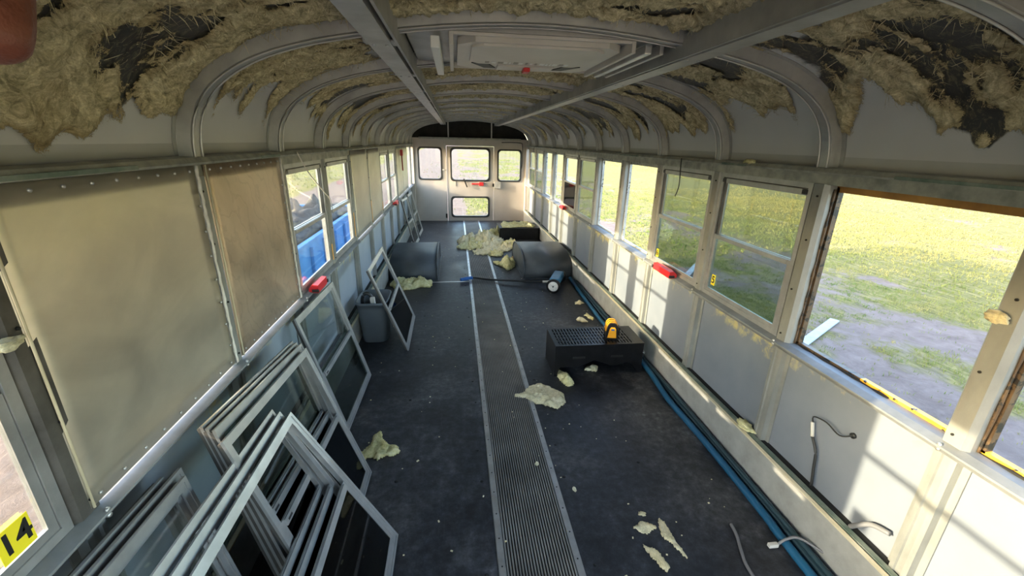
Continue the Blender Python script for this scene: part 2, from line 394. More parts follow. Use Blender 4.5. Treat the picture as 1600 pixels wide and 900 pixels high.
# ceiling skin: one continuous sheet
def build_ceiling():
    ys = []; y = YF
    while y < YB: ys.append(y); y += .03
    ys.append(YB + .1); ns = 150
    vs, st = [], []
    for yy in ys:
        for k in range(ns + 1):
            s = AL * k / ns; p, _ = arc(s, .045); vs.append((p.x, yy, p.y)); st.append(stain_mask(s, yy))
    fs = [(j * (ns + 1) + k, j * (ns + 1) + k + 1, (j + 1) * (ns + 1) + k + 1, (j + 1) * (ns + 1) + k) for j in range(len(ys) - 1) for k in range(ns)]
    # outer layer closes the shell to its real thickness
    n0 = len(vs)
    for yy in (YF, YB + .1):
        for k in range(ns + 1):
            p, _ = arc(AL * k / ns, .075); vs.append((p.x, yy, p.y)); st.append(0.)
    fs += [(n0 + k, n0 + ns + 1 + k, n0 + ns + 2 + k, n0 + k + 1) for k in range(ns)]
    me = bpy.data.meshes.new('ceiling'); me.from_pydata(vs, [], fs)
    a = me.attributes.new('stain', 'FLOAT', 'POINT'); a.data.foreach_set('value', st)
    me.materials.append(M['skin']); me.materials.append(M['roof_out'])
    me.polygons.foreach_set('use_smooth', [True] * len(fs))
    for p in me.polygons[-ns:]: p.material_index = 1
    o = bpy.data.objects.new('ceiling', me); COL.objects.link(o); struct(o)
build_ceiling()

# wool residue: ragged sheets and wisps standing off the skin
def build_residue():
    vs, fs, tk = [], [], []
    for i in BAYS:
        if i < -1: continue
        y0, y1 = ylim(i); res = .009 if i < 2 else (.013 if i < 5 else .022)
        ny = int((y1 - y0) / res); nsn = int(AL / res); idx = {}
        mk = {}
        hatch = (i == 1)
        for a in range(ny + 1):
            for b in range(nsn + 1):
                y = y0 + (y1 - y0) * a / ny; s = AL * b / nsn
                if hatch and abs(s - AL / 2) < .50: mk[a, b] = -1; continue
                mk[a, b] = residue_mask(s, y)
        def V(a, b):
            if (a, b) in idx: return idx[a, b]
            y = y0 + (y1 - y0) * a / ny; s = AL * b / nsn; m_ = max(0, mk[a, b])
            h = min(.019, .002 + m_ * .045) * (.40 + 1.1 * abs(fr((s, y * 1.4, 4), 17, 3))) + .004 * fr((s, y, 1), 70, 2)
            if abs(s - AL / 2) < .5: h *= 1.5
            p, n = arc(s, .043 - min(.05, max(h, .0015))); idx[a, b] = len(vs); tk.append(mk[a, b]); vs.append((p.x, y + .004 * fr((s, y, 2), 60, 2), p.y)); return idx[a, b]
        for a in range(ny):
            for b in range(nsn):
                if max(mk[a, b], mk[a + 1, b], mk[a, b + 1], mk[a + 1, b + 1]) > -.14:
                    fs.append((V(a, b), V(a + 1, b), V(a + 1, b + 1), V(a, b + 1)))
        # loose fibre wisps hanging off
        for _ in range(2600 if i < 2 else (1200 if i < 5 else 300)):
            y = random.uniform(y0 + .05, y1 - .05); s = random.uniform(.2, AL - .2)
            if hatch and abs(s - AL / 2) < .52: continue
            mm = residue_mask(s, y)
            if mm < -.03 or mm > .5: continue
            p, n = arc(s, .040); L = random.uniform(.015, .05) * (1.6 if random.random() < .1 else 1); wd = random.uniform(.0004, .0013)
            ang = random.uniform(0, 2 * PI); tx = Vector((-n.y, n.x))
            d = Vector((tx.x * math.cos(ang), math.sin(ang), tx.y * math.cos(ang))); nn = Vector((n.x, 0, n.y)); q = Vector((p.x, y, p.y)) - nn * .004
            sd = d.cross(nn).normalized() * wd; e1 = q + d * L * .5 - nn * random.uniform(.006, .02); e2 = q + d * L - nn * random.uniform(.0, .03) - Vector((0, 0, .2 * L)); tk += [1.] * 5
            k = len(vs); vs += [tuple(q - sd), tuple(q + sd), tuple(e1 + sd), tuple(e1 - sd), tuple(e2)]
            fs += [(k, k + 1, k + 2, k + 3), (k + 3, k + 2, k + 4)]
    me = bpy.data.meshes.new('insulation_residue'); me.from_pydata(vs, [], fs); at_ = me.attributes.new('thick', 'FLOAT', 'POINT'); at_.data.foreach_set('value', tk); me.materials.append(M['residue'])
    me.polygons.foreach_set('use_smooth', [True] * len(fs))
    o = bpy.data.objects.new('insulation_residue', me); COL.objects.link(o)
    tag(o, 'yellow-brown shreds of glass wool insulation still stuck to the curved ceiling', 'insulation', kind='stuff')
build_residue()

# roof bows (each its own)
trim_n = [0]
def tname(): trim_n[0] += 1; return 'trim_%d' % trim_n[0]
def build_bow(y):
    # hat section: flanges against the skin, crown standing .04 in
    sec = [(-.050, .042), (-.030, .042), (-.026, .004), (-.018, 0), (.018, 0), (.026, .004), (.030, .042), (.050, .042)]
    b = MB(); n = 96; rings = []
    for k in range(n + 1):
        s = AL * k / n; r = []
        for dy, off in sec:
            p, _ = arc(s, off); r.append(Vector((p.x, y + dy, p.y)))
        for dy, off in reversed(sec):
            p, _ = arc(s, off + .003); r.append(Vector((p.x, y + dy * .97, p.y)))
        rings.append(r)
    m = len(rings[0]); vs = [v for r in rings for v in r]
    fs = [(k * m + j, k * m + (j + 1) % m, (k + 1) * m + (j + 1) % m, (k + 1) * m + j) for k in range(n) for j in range(m)]
    b.faces(vs, fs, M['rib'], False)
    # raised bright seam along the crown
    o = struct(b.done(tname()))
    c = MB()
    for side in (0, 1):
        pts = []
        for k in range(0, n + 1):
            s = AL * k / n
            p, _ = arc(s, -.002); pts.append((p.x, y + (.022 if side else -.022), p.y))
        c.tube(pts, .0035, M['galv'], 5)
    c.done('rib_seam', None, o)
    return o
for i in range(-3, 12): build_bow(PY(i))

# longitudinal roof channels
for sx, lab in ((-1, 'l'), (1, 'r')):
    b = MB(); x = .53 * sx; z = 1.862
    pts = [(x - .036, z + .055), (x - .036, z), (x + .036, z), (x + .036, z + .055), (x + .033, z + .055), (x + .033, z + .004), (x - .033, z + .004), (x - .033, z + .055)]
    b.prism(pts, 1, YF, YB - .01, M['galv'])
    o = struct(b.done(tname()))
    c = MB()
    for i in range(-2, 12):
        y = PY(i)
        c.box((x - .05, y - .03, z + .004), (x + .05, y + .03, z + .012), M['rib'], bev=.002)
        for dx in (-.02, .02): c.disc((x + dx, y, z - .001), .006, .004, 2, M['alu'], 8)
    c.done('rivet_plate', None, o)
# second inner angle beside each channel
for sx in (-1, 1):
    b = MB(); x = .475 * sx
    b.box((x - .004, YF, 1.862), (x + .004, YB - .01, 1.935), M['rib'])
    struct(b.done(tname()))

# ------------------------------------------------------------------ floor
b = MB(); b.box((-HW - .035, YF, -.03), (HW + .035, YB + .02, 0), M['floor'])
floor = struct(b.done('floor'))
b = MB()
n = 23; x0, x1 = -.137, .137; pw = (x1 - x0) / n; pts = [(x0, 0.0005)]
for k in range(n):
    a = x0 + k * pw
    pts += [(a + pw * .12, .0015), (a + pw * .28, .0062), (a + pw * .68, .0062), (a + pw * .84, .0015)]
pts.append((x1, .0005))
b.prism(pts, 1, YF, YB - .02, M['tread'])
b.done('aisle_tread', None, floor)
for sx in (-1, 1):
    b = MB(); xx = .152 * sx
    b.prism([(xx - .016, .0003), (xx - .013, .006), (xx + .013, .006), (xx + .016, .0003)], 1, YF, YB - .02, M['alu'])
    for k in range(70): b.disc((xx, .2 + k * .125, .0066), .0035, .0015, 2, M['rubber'], 6)
    b.done('aisle_strip', None, floor)
# seat anchor holes with scuffed outlines
b = MB(); rnd = random.Random(3)
for i in range(0, 12):
    for sx in (-1, 1):
        for (dx, dy) in ((.205, .0), (.215, .23), (.62, .05)):
            y = .95 + i * .69 + dy + rnd.uniform(-.02, .02)
            if y < YB - .3: b.disc((sx * dx - .0, y, .0006), rnd.uniform(.006, .010), .0006, 2, M['grime'], 10)
b.done('anchor_hole', None, floor)
# crosswise joint of the rubber sheet
b = MB(); b.box((-1.05, 4.78, .0002), (-.17, 4.80, .003), M['alu']); b.done('floor_joint_strip', None, floor)

# ------------------------------------------------------------------ side walls
def build_wall(sx, name):
    b = MB(); t0, t1 = HW + .030, HW + .045
    def X(a): return a * sx
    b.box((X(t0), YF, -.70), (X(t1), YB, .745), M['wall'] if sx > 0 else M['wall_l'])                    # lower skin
    b.box((X(t0), YF, 1.455), (X(t1), YB, 1.56), M['plain'])                   # strip above the windows
    o = struct(b.done(name))
    # ledge with angled skirt (seat rail)
    c = MB()
    c.prism([(X(HW - .035), 0.001), (X(HW - .042), .225), (X(HW + .028), .225), (X(HW + .028), .001)], 1, YF, YB, M['ledge'])
    c.done('skirt_panel', None, o)
    c = MB()
    c.prism([(X(HW - .046), .222), (X(HW - .046), .229), (X(HW - .034), .232), (X(HW - .030), .229), (X(HW - .030), .225)], 1, YF, YB, M['cream'])
    c.done('ledge_lip', None, o)
    c = MB(); c.box((X(HW - .026), YF, .226), (X(HW - .004), YB, .2335), M['green']); c.done('ledge_primer', None, o)
    c = MB(); c.box((X(HW + .004), YF, .2255), (X(HW + .029), YB, .229), M['grime']); c.done('ledge_gutter', None, o)
    # header rail
    c = MB()
    c.box((X(HW + .002), YF, 1.447), (X(HW + .030), YB, 1.487), M['rail'])
    c.done('header_rail', None, o)
    c = MB()
    c.prism([(X(HW - .026), 1.488), (X(HW - .030), 1.495), (X(HW - .020), 1.510), (X(HW + .02), 1.514), (X(HW + .02), 1.488)], 1, YF, YB, M['rail'])
    c.done('drip_rail', None, o)
    c = MB()
    for (ya, yb) in ((-.3, .52), (.56, 1.25), (2.0, 2.2), (3.3, 3.7)):
        c.box((X(HW - .0315), ya, 1.491), (X(HW - .026), yb, 1.501), M['green'])
    c.done('rail_primer', None, o)
    # window sill rail
    c = MB()
    c.prism([(X(HW - .012), .722), (X(HW - .030), .742), (X(HW - .030), .748), (X(HW + .002), .757), (X(HW + .045), .757), (X(HW + .045), .722)], 1, YF, YB, M['sill'])
    c.done('sill_rail', None, o)
    return o
WL = build_wall(-1, 'wall_left'); WR = build_wall(1, 'wall_right')

def build_post(sx, y, mp=None):
    b = MB(); X = lambda a: a * sx
    sec = [(-.048, HW + .028), (-.048, HW + .024), (-.030, HW + .022), (-.026, HW), (-.012, HW - .002), (-.009, HW + .004), (.009, HW + .004), (.012, HW - .002), (.026, HW), (.030, HW + .022), (.048, HW + .024), (.048, HW + .028)]
    def seg(z0, z1, grow=0):
        vs = [(X(x), y + dy * (1 + grow), z0) for dy, x in sec] + [(X(x), y + dy * (1 + grow), z1) for dy, x in sec]; n = len(sec)
        b.faces([Vector(v) for v in vs], [tuple(range(n)), tuple(range(2 * n - 1, n - 1, -1))] + [(i, (i + 1) % n, n + (i + 1) % n, n + i) for i in range(n)], M['post'])
    seg(.228, .745, .05)
    sec = [(-.036, HW + .045), (-.036, HW + .014), (-.024, HW - .004), (.024, HW - .004), (.036, HW + .014), (.036, HW + .045)]
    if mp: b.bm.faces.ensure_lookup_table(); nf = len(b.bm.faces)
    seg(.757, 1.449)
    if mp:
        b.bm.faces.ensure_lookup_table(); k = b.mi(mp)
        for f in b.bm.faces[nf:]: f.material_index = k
    o = struct(b.done(tname()))
    c = MB()
    for z in (.79, 1.0, 1.22, 1.40): c.disc((X(HW - .006), y + (.006 if z < 1.1 else -.005), z), .004, .004, 0, M['grime'], 8)
    for z in (.735, .75): c.disc((X(HW - .026), y + .012, z), .006, .006, 0, M['alu'], 8)
    c.done('screw_head', None, o)
    return o
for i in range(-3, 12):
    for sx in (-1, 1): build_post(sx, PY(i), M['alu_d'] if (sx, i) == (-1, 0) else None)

# ------------------------------------------------------------------ window unit (same unit in the walls and leaning inside)
UW, UH, UD = .660, .715, .024
def unit_parts(root, upper=None, lower=None, W=UW, H=UH):
    f = MB(); a = M['alu_w']; dk = M['alu_d']
    f.ring(W, H, .011, -.012, -.003, a)                              # outer flange
    f.ring(W - .016, H - .016, .012, -.003, .012, dk, z0=.008)          # set-back channel
    f.ring(W - .020, H - .020, .020, -.009, -.005, a, z0=.010)
    f.ring(W - .044, H - .044, .004, -.005, .012, a, z0=.022)
    f.done('frame', None, root)
    h2 = (H - .05) / 2; zu = H / 2 - .012
    if upper is not None:
        s1 = MB(); s1.ring(W - .054, h2 + .012, .018, .001, .009, a, z0=zu); u = s1.done('upper_sash', None, root)
        p = MB(); p.box((-W / 2 + .045, .003, zu + .018), (W / 2 - .045, .006, zu + h2 - .006)); p.done('pane', upper, u)
    s2 = MB(); s2.ring(W - .054, h2 + .016, .018, -.008, -.001, a, z0=.026)
    s2.box((-W / 2 + .045, -.014, .026 + h2 - .010), (W / 2 - .045, -.008, .026 + h2 + .014), a)
    s2.box((-W / 2 + .06, -.0145, .026 + h2 - .004), (-W / 2 + .09, -.014, .026 + h2 + .004), M['black'])
    l = s2.done('lower_sash', None, root)
    if lower is not None:
        p = MB(); p.box((-W / 2 + .045, -.006, .044), (W / 2 - .045, -.003, .026 + h2 - .002)); p.done('pane', lower, l)
    return root
win_n = [0]
def wall_window(sx, i, upper, lower, shift=0.):
    win_n[0] += 1
    yc = PY(i) + PITCH / 2
    # local x -> along the bus; inner side (-y local) faces the cabin
    R = Matrix(((0, sx, 0, 0), (-sx if False else 1, 0, 0, 0), (0, 0, 1, 0), (0, 0, 0, 1)))
    R = Matrix(((0, sx * 1., 0, (HW + .020) * sx), (1 * 1., 0, 0, yc), (0, 0, 1, .757), (0, 0, 0, 1)))
    o = empty('window_%d' % win_n[0], mw=R); struct(o)
    W = .632; H = .690
    f = MB(); f.ring(W, H, .022, -.016, .018, M['alu_w']); f.ring(W - .044, H - .044, .008, -.010, -.004, M['alu_d'], z0=.022)
    f.box((-W / 2 + .05, -.017, H - .05), (W / 2 - .05, -.008, H - .028), M['alu_w']); f.box((-W / 2 + .02, -.018, H - .048), (-W / 2 + .05, -.010, H - .030), M['black']); f.box((W / 2 - .05, -.018, H - .048), (W / 2 - .02, -.010, H - .030), M['black'])
    f.done('window_frame', None, o)
    s1 = MB(); s1.ring(W - .046, .318 + shift * 0, .020, .002, .012, M['alu_w'], z0=H / 2 - .008 + shift); u = s1.done('upper_sash', None, o)
    if upper: p = MB(); p.box((-W / 2 + .043, .006, H / 2 + .012 + shift), (W / 2 - .043, .009, H / 2 + .290 + shift)); p.done('pane', upper, u)
    s2 = MB(); s2.ring(W - .046, H / 2 - .012, .020, -.012, -.002, M['alu_w'], z0=.022)
    s2.box((-W / 2 + .043, -.018, H / 2 - .012), (W / 2 - .043, -.012, H / 2 + .008), M['alu_w']); l = s2.done('lower_sash', None, o)
    p = MB(); p.box((-W / 2 + .043, -.009, .042), (W / 2 - .043, -.006, H / 2 - .010)); p.done('pane', lower, l)
    return o
# right side
right_open = {-1, 0, 3, 4, 7, 8}
wins = {}
for i in (1, 2, 5, 6, 9, 10, -2, -3):
    wins[1, i] = wall_window(1, i, M['tint'] if i in (1, 2, 5) else (None if i == 6 else M['clear']), M['tint'] if i != 6 else M['smoke'])
for i in (-1, 2, 3, 6, 7, -2, -3):
    wins[-1, i] = wall_window(-1, i, M['clear'], M['clear'])

# open bays: outer yellow lip of the skin and black sealant remains
def open_bay(sx, i):
    b = MB(); X = lambda a: a * sx; y0, y1 = PY(i) + .036, PY(i + 1) - .036
    xo = HW + .046; near = i <= 0
    my = M['peel_y'] if near else M['peel_g']; md = M['peel_d'] if near else M['peel_g']
    b.box((X(xo), y0 - .02, .735), (X(xo + .022), (y0 + y1) / 2 if i == 0 else y1 + .02, .768), my)
    if i == 0: b.box((X(xo), (y0 + y1) / 2, .735), (X(xo + .022), y1 + .02, .768), md)
    b.box((X(xo), y0 - .02, 1.420), (X(xo + .022), y1 + .02, 1.462), M['rust'] if near else md)
    b.box((X(xo), y0 - .02, .76), (X(xo + .022), y0 + .012, 1.44), my); b.box((X(xo), y1 - .012, .76), (X(xo + .022), y1 + .02, 1.44), md)
    o = struct(b.done(tname()))
    if not near: return
    rnd = random.Random(i + 40)
    for nm, pts_, mm in (('sill_sealant', [(X(HW + .040), y0 + (.20 if i == 0 else .0) + (y1 - y0 - (.20 if i == 0 else 0)) * k / 40, .758) for k in range(41)], M['grime']),
                         ('jamb_sealant', [(X(HW + .036), y1 - .003, .76 + .67 * k / 50) for k in range(51)], M['peel_d']),
                         ('front_jamb_sealant', [(X(HW + .036), y0 + .003, (.95 if i < 0 else .76) + (.48 if i < 0 else .67) * k / 50) for k in range(51)], M['peel_d'])):
        rr = [rnd.uniform(.001, .007) for _ in range(14)]; c = MB(); c.tube(pts_, [rr[int(q * 13 / len(pts_))] * (1 - (q * 13 / len(pts_)) % 1) + rr[int(q * 13 / len(pts_)) + 1] * ((q * 13 / len(pts_)) % 1) for q in range(len(pts_))], mm, 6); c.done(nm, None, o)
for i in sorted(right_open): open_bay(1, i)

# left sheet steel blanking panels
def sheet(i, m, ya=None, yb=None):
    y0, y1 = PY(i) + (.002 if i == 0 else -.02), PY(i + 1) - .027
    if i != 0: y0 = PY(i) + .030
    x = -(HW - .004)
    b = MB(); nY, nZ = 14, 14; z0, z1 = .766, 1.484
    vs = []
    for a in range(nY + 1):
        for c in range(nZ + 1):
            y = y0 + (y1 - y0) * a / nY; z = z0 + (z1 - z0) * c / nZ
            e = min(a, nY - a, c, nZ - c) / nY
            vs.append((x + .004 * fr((y, z, i), 3, 2) * min(1, e * 5), y, z))
    n1 = len(vs); vs += [(x - .003, v[1], v[2]) for v in vs]
    q = lambda a, c: a * (nZ + 1) + c
    fs = [(q(a, c), q(a + 1, c), q(a + 1, c + 1), q(a, c + 1)) for a in range(nY) for c in range(nZ)]
    fs += [tuple(n1 + k for k in f[::-1]) for f in fs[:]]
    rim = [q(a, 0) for a in range(nY)] + [q(nY, c) for c in range(nZ)] + [q(a, nZ) for a in range(nY, 0, -1)] + [q(0, c) for c in range(nZ, 0, -1)]
    fs += [(rim[k], rim[(k + 1) % len(rim)], n1 + rim[(k + 1) % len(rim)], n1 + rim[k]) for k in range(len(rim))]
    b.faces([Vector(v) for v in vs], fs, m, True)
    o = b.done('steel_panel')
    if i < 2:
        s = MB()
        for k in range(9):
            y = y0 + .03 + (y1 - y0 - .06) * k / 8
            for z in (z0 + .018, z1 - .016): s.disc((x + .003, y, z), .0042, .004, 0, M['alu'], 8)
        for k in range(7): s.disc((x + .003, y1 - .012, z0 + .08 + k * .085), .0042, .004, 0, M['alu'], 8)
        s.done('rivet', None, o)
        r = random.Random(i); c = MB(); pts = []
        for k in range(46):
            z = z0 + (z1 - z0) * k / 45; pts.append((x + .006, y1 + .004 + r.uniform(-.003, .003), z))
        c.tube(pts, [r.uniform(.003, .006) for _ in pts], M['caulk'], 6)
        c.done('caulk_bead', None, o)
        c = MB(); c.tube([(x + .004, y0 + .004, z0), (x + .004, y0 + .004, z1)], .003, M['cream'], 6); c.done('folded_edge', None, o)
    return o
SP = {0: ('large plain bare steel panel between the numbered window and the scuffed steel panel', M['steelA']),
      1: ('brown scuffed steel panel with swirling glue marks, just before the left windows', M['steelB']),
      4: ('narrow-looking dull steel panel right behind the two nearest left windows', M['steelC']),
      5: ('dull steel panel just in front of the far pair of left windows', M['steelC']),
      8: ('grey steel panel right behind the far pair of left windows', M['steelC']),
      9: ('last grey steel panel before the bright gap at the rear left corner', M['steelC'])}
for i, (lb, m) in SP.items():
    o = sheet(i, m); tag(o, lb, 'metal panel', 'steel panels closing the left window bays')

# ------------------------------------------------------------------ rear wall
def rrect(cx, cz, w, h, r, n=6):
    out = []
    for (sx, sz, a0) in ((1, 1, 0), (-1, 1, 90), (-1, -1, 180), (1, -1, 270)):
        for k in range(n + 1):
            a = math.radians(a0 + 90 * k / n); out.append((cx + sx * (w / 2 - r) + r * math.cos(a), cz + sz * (h / 2 - r) + r * math.sin(a)))
    return out
def plate_with_holes(name, rect, holes, y0, y1, m, parent=None):
    # outer rectangle with rounded holes: triangulated between y0 and y1
    bm = bmesh.new(); loops = []
    x0, x1, z0, z1 = rect
    loops.append([(x0, z0), (x1, z0), (x1, z1), (x0, z1)]); loops += holes
    edges = []
    for lp in loops:
        vv = [bm.verts.new((p[0], y0, p[1])) for p in lp]
        edges += [bm.edges.new((vv[k], vv[(k + 1) % len(vv)])) for k in range(len(vv))]
    bmesh.ops.triangle_fill(bm, edges=edges, use_beauty=True, normal=(0, -1, 0))
    geom = bmesh.ops.extrude_face_region(bm, geom=bm.faces[:])
    for v in [g for g in geom['geom'] if isinstance(g, bmesh.types.BMVert)]: v.co.y = y1
    bmesh.ops.recalc_face_normals(bm, faces=bm.faces[:])
    me = bpy.data.meshes.new(name); bm.to_mesh(me); bm.free(); me.materials.append(m)
    o = bpy.data.objects.new(name, me); COL.objects.link(o)
    if parent: o.parent = parent
    return o
def ring_from(loop, grow, y0, y1, m, name, parent):
    c = Vector((sum(p[0] for p in loop) / len(loop), sum(p[1] for p in loop) / len(loop)))
    b = MB(); n = len(loop); L = [Vector(p) for p in loop]
    def off(p, g):
        d = p - c; return Vector((p.x + g * (1 if d.x > 0 else -1), p.y + g * (1 if d.y > 0 else -1)))
    vs = []
    for (g, y) in ((-.012, y0), (grow, y0), (grow, y1), (-.012, y1)):
        vs += [Vector((off(p, g).x, y, off(p, g).y)) for p in L]
    fs = [(q * n + k, q * n + (k + 1) % n, ((q + 1) % 4) * n + (k + 1) % n, ((q + 1) % 4) * n + k) for q in range(4) for k in range(n)]
    b.faces(vs, fs, m); return b.done(name, None, parent)
hl = rrect(-.80, 1.135, .44, .60, .06); hr = rrect(.785, 1.115, .46, .60, .06)
hd1 = rrect(-.005, 1.125, .76, .61, .07); hd2 = rrect(-.01, .285, .75, .39, .06)
doorrect = (-.472, .462, 0, 1.475)
door_open = [(-.478, -.001), (.468, -.001), (.468, 1.481), (-.478, 1.481)]
wb = plate_with_holes('wall_back', (-HW - .04, HW + .04, -.02, 1.62), [hl, hr, [(-.478, .004), (.468, .004), (.468, 1.481), (-.478, 1.481)]], YB, YB + .045, M['white']); struct(wb)
for h_ in (hl, hr):
    ring_from(h_, .018, YB - .008, YB + .05, M['rubber'], 'window_gasket', wb)
    xs = [p[0] for p in h_]; zs = [p[1] for p in h_]
    g = MB(); g.prism([(p[0], p[1]) for p in h_], 1, YB + .020, YB + .024); g.done('pane', M['clear'], wb)
d = empty('door_1', (0, YB, 0)); struct(d)
dl = plate_with_holes('door_leaf', doorrect, [hd1, hd2], YB + .006, YB + .040, M['white'], None); dl.parent = d; dl.matrix_parent_inverse = Matrix.Translation((0, -YB, 0))
def rel(o, p=d):
    o.parent = p; o.matrix_parent_inverse = Matrix.Translation((0, -YB, 0)); return o
for h_ in (hd1, hd2):
    rel(ring_from(h_, .020, YB - .006, YB + .045, M['rubber'], 'window_gasket', None))
    g = MB(); g.prism(h_, 1, YB + .020, YB + .024); rel(g.done('pane', M['clear'], None))
g = MB(); g.box((-.30, YB - .002, .70), (-.295, YB + .006, .80), M['ink']); g.box((-.10, YB - .03, .66), (-.075, YB - .012, .84), M['black'], Matrix.Translation((-.02, 0, .02)) @ Matrix.Translation((-.087, YB, .75)) @ Matrix.Rotation(math.radians(-22), 4, 'Y') @ Matrix.Translation((.087, -YB, -.75)), bev=.004)
rel(g.done('door_handle', None, None))
g = MB(); g.box((.02, YB - .02, .738), (.22, YB + .006, .765), M['red'], bev=.004); g.box((.17, YB - .028, .715), (.26, YB + .006, .785), M['red'], bev=.006); rel(g.done('release_lever', None, None))
# rear wall fittings: latch box, top moulding, hinges
g = MB(); g.box((.475, YB - .045, .665), (.60, YB, .800), M['galv'], bev=.008); g.box((.44, YB - .03, .70), (.48, YB - .004, .765), M['black'], bev=.003); g.done('latch_box', None, wb)
g = MB(); g.box((-1.0, YB - .03, 1.60), (1.0, YB - .002, 1.635), M['rail'], bev=.004); g.done('top_moulding', None, wb)
g = MB()
for z in (.06, 1.42): g.box((-.52, YB - .02, z), (-.485, YB - .001, z + .09), M['black'] if z < 1 else M['galv'], bev=.004)
g.done('door_hinge', None, wb)
g = MB(); g.tube(spline([(.62, YB - .008, 1.56), (.98, YB - .008, 1.56), (1.04, YB - .008, 1.50), (1.05, YB - .008, 1.2), (1.02, YB - .008, 1.02)], 5), .007, M['rubber'], 6); g.done('wiring_conduit', None, wb)
g = MB(); g.tube([(-.56, YB - .006, 1.02), (-.47, YB - .006, 1.015)], .004, M['alu'], 6); g.done('door_catch', None, wb)
# dark hollow above the rear wall
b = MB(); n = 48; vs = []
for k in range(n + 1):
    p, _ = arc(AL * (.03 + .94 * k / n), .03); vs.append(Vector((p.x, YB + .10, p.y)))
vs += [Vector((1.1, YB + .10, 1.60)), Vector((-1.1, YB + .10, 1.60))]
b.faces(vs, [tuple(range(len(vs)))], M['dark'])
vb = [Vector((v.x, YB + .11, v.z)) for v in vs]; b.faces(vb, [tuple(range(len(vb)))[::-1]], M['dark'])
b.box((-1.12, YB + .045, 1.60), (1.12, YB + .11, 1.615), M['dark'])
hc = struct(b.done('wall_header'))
for x in (-.43, .42):
    g = MB(); g.box((x - .012, YB + .03, 1.62), (x + .012, YB + .05, 1.93), M['galv']); g.done('header_stud', None, hc)
# rear corner posts
for sx in (-1, 1):
    b = MB(); b.box((sx * (HW - .04), YB - .05, .0), (sx * (HW + .04), YB - .001, 1.60), M['white'], bev=.01); struct(b.done(tname()))

# ------------------------------------------------------------------ roof hatch (bay 1)
def build_hatch():
    y0, y1 = PY(1) + .055, PY(2) - .055; yc = (y0 + y1) / 2
    t = empty('roof_hatch', (0.01, yc, 1.93)); tag(t, 'beige plastic emergency roof hatch with a small red tag in the ceiling', 'hatch')
    def P(name, bb): o = bb.done(name, None, t); o.matrix_parent_inverse = Matrix.Translation((-.01, -yc, -1.93)); return o
    b = MB()
    b.box((-.46, y0 - .01, 1.925), (.46, y1 + .01, 1.945), M['galv'])
    P('backing_plate', b)
    b = MB()
    b.box((-.315, y0, 1.885), (-.30, y1, 1.925), M['hatch'], bev=.002); b.box((.325, y0, 1.885), (.34, y1, 1.925), M['hatch'], bev=.002)
    b.box((-.30, y0, 1.915), (.325, y0 + .012, 1.925), M['hatch'], bev=.002); b.box((-.30, y1 - .015, 1.900), (.325, y1, 1.925), M['hatch'], bev=.002)
    P('hatch_frame', b)
    b = MB()   # dished cover with chamfered corners
    def oct_(x0, x1, ya, yb, c): return [(x0 + c, ya), (x1 - c, ya), (x1, ya + c), (x1, yb - c), (x1 - c, yb), (x0 + c, yb), (x0, yb - c), (x0, ya + c)]
    b.prism(oct_(-.285, .31, y0 + .02, y1 - .02, .06), 2, 1.900, 1.924, M['hatch'])
    P('cover_rim', b)
    b = MB(); b.prism(oct_(-.235, .25, y0 + .035, y1 - .20, .04), 2, 1.892, 1.8998, M['hatch']); b.box((-.11, y1 - .165, 1.890), (.14, y1 - .06, 1.8998), M['hatch'], bev=.004)
    P('cover_panel', b)
    b = MB()
    for sx in (-1, 1):
        xa = .015 + sx * .15
        b.prism([(xa - .022 * sx, y1 - .07), (xa + .03 * sx, y1 - .07), (xa + .09 * sx, y1 - .18), (xa + .02 * sx, y1 - .18)], 2, 1.896, 1.8995, M['ink'])
    P('grip_recess', b)
    b = MB(); b.box((.005, y1 - .17, 1.872), (.033, y1 - .11, 1.8895), M['red'], bev=.003); P('red_tag', b)
    b = MB(); r = random.Random(5); x = -.17
    while x < .19:      # worn row of moulded marks, too blurred to read
        wd = r.uniform(.006, .022); b.box((x, y1 - .262 + r.uniform(-.004, .004), 1.8905), (x + wd, y1 - .228, 1.8922), M['wheelw'] if r.random() < .55 else M['hatch_d']); x += wd + r.uniform(.004, .012)
    P('worn_marking', b)
    b = MB(); b.box((-.375, y0 - .02, 1.868), (-.345, y1 + .01, 1.905), M['wheelw'], bev=.003); P('side_bar', b)
    b = MB(); b.box((.375, y0, 1.885), (.40, y1, 1.915), M['alu'], bev=.003); b.box((.43, y0, 1.885), (.445, y1, 1.92), M['galv'], bev=.003); P('side_track', b)
build_hatch()

# ------------------------------------------------------------------ leaning window units
def lean(BR, TR, wdir, label, upper, lower, group='window units leaning on the left wall', UW=UW, UH=UH):
    BR, TR = Vector(BR), Vector(TR); up = (TR - BR).normalized(); wd = Vector(wdir); wd = (wd - up * wd.dot(up)).normalized()
    nrm = up.cross(wd).normalized()          # local y
    if nrm.x > 0: nrm = -nrm                 # local +y towards the wall
    xl = nrm.cross(up).normalized()          # right handed x
    o0 = BR + wd * UW / 2
    R = Matrix(((xl.x, nrm.x, up.x, o0.x), (xl.y, nrm.y, up.y, o0.y), (xl.z, nrm.z, up.z, o0.z), (0, 0, 0, 1)))
    zmin = min((R @ Vector((x, y, 0))).z for x in (-UW / 2, UW / 2) for y in (-UD / 2, UD / 2))
    R = Matrix.Translation((0, 0, .001 - zmin)) @ R
    t = empty('window_unit', mw=R); tag(t, label, 'window', group)
    unit_parts(t, upper, lower, UW, UH); return t
mY = (0, -1, 0)
lean((-.930, 2.715, 0), (-1.118, 2.735, .675), mY, 'pale window unit, both halves glazed, leaning alone under the red box on the left sill', M['clear'], M['tint'])
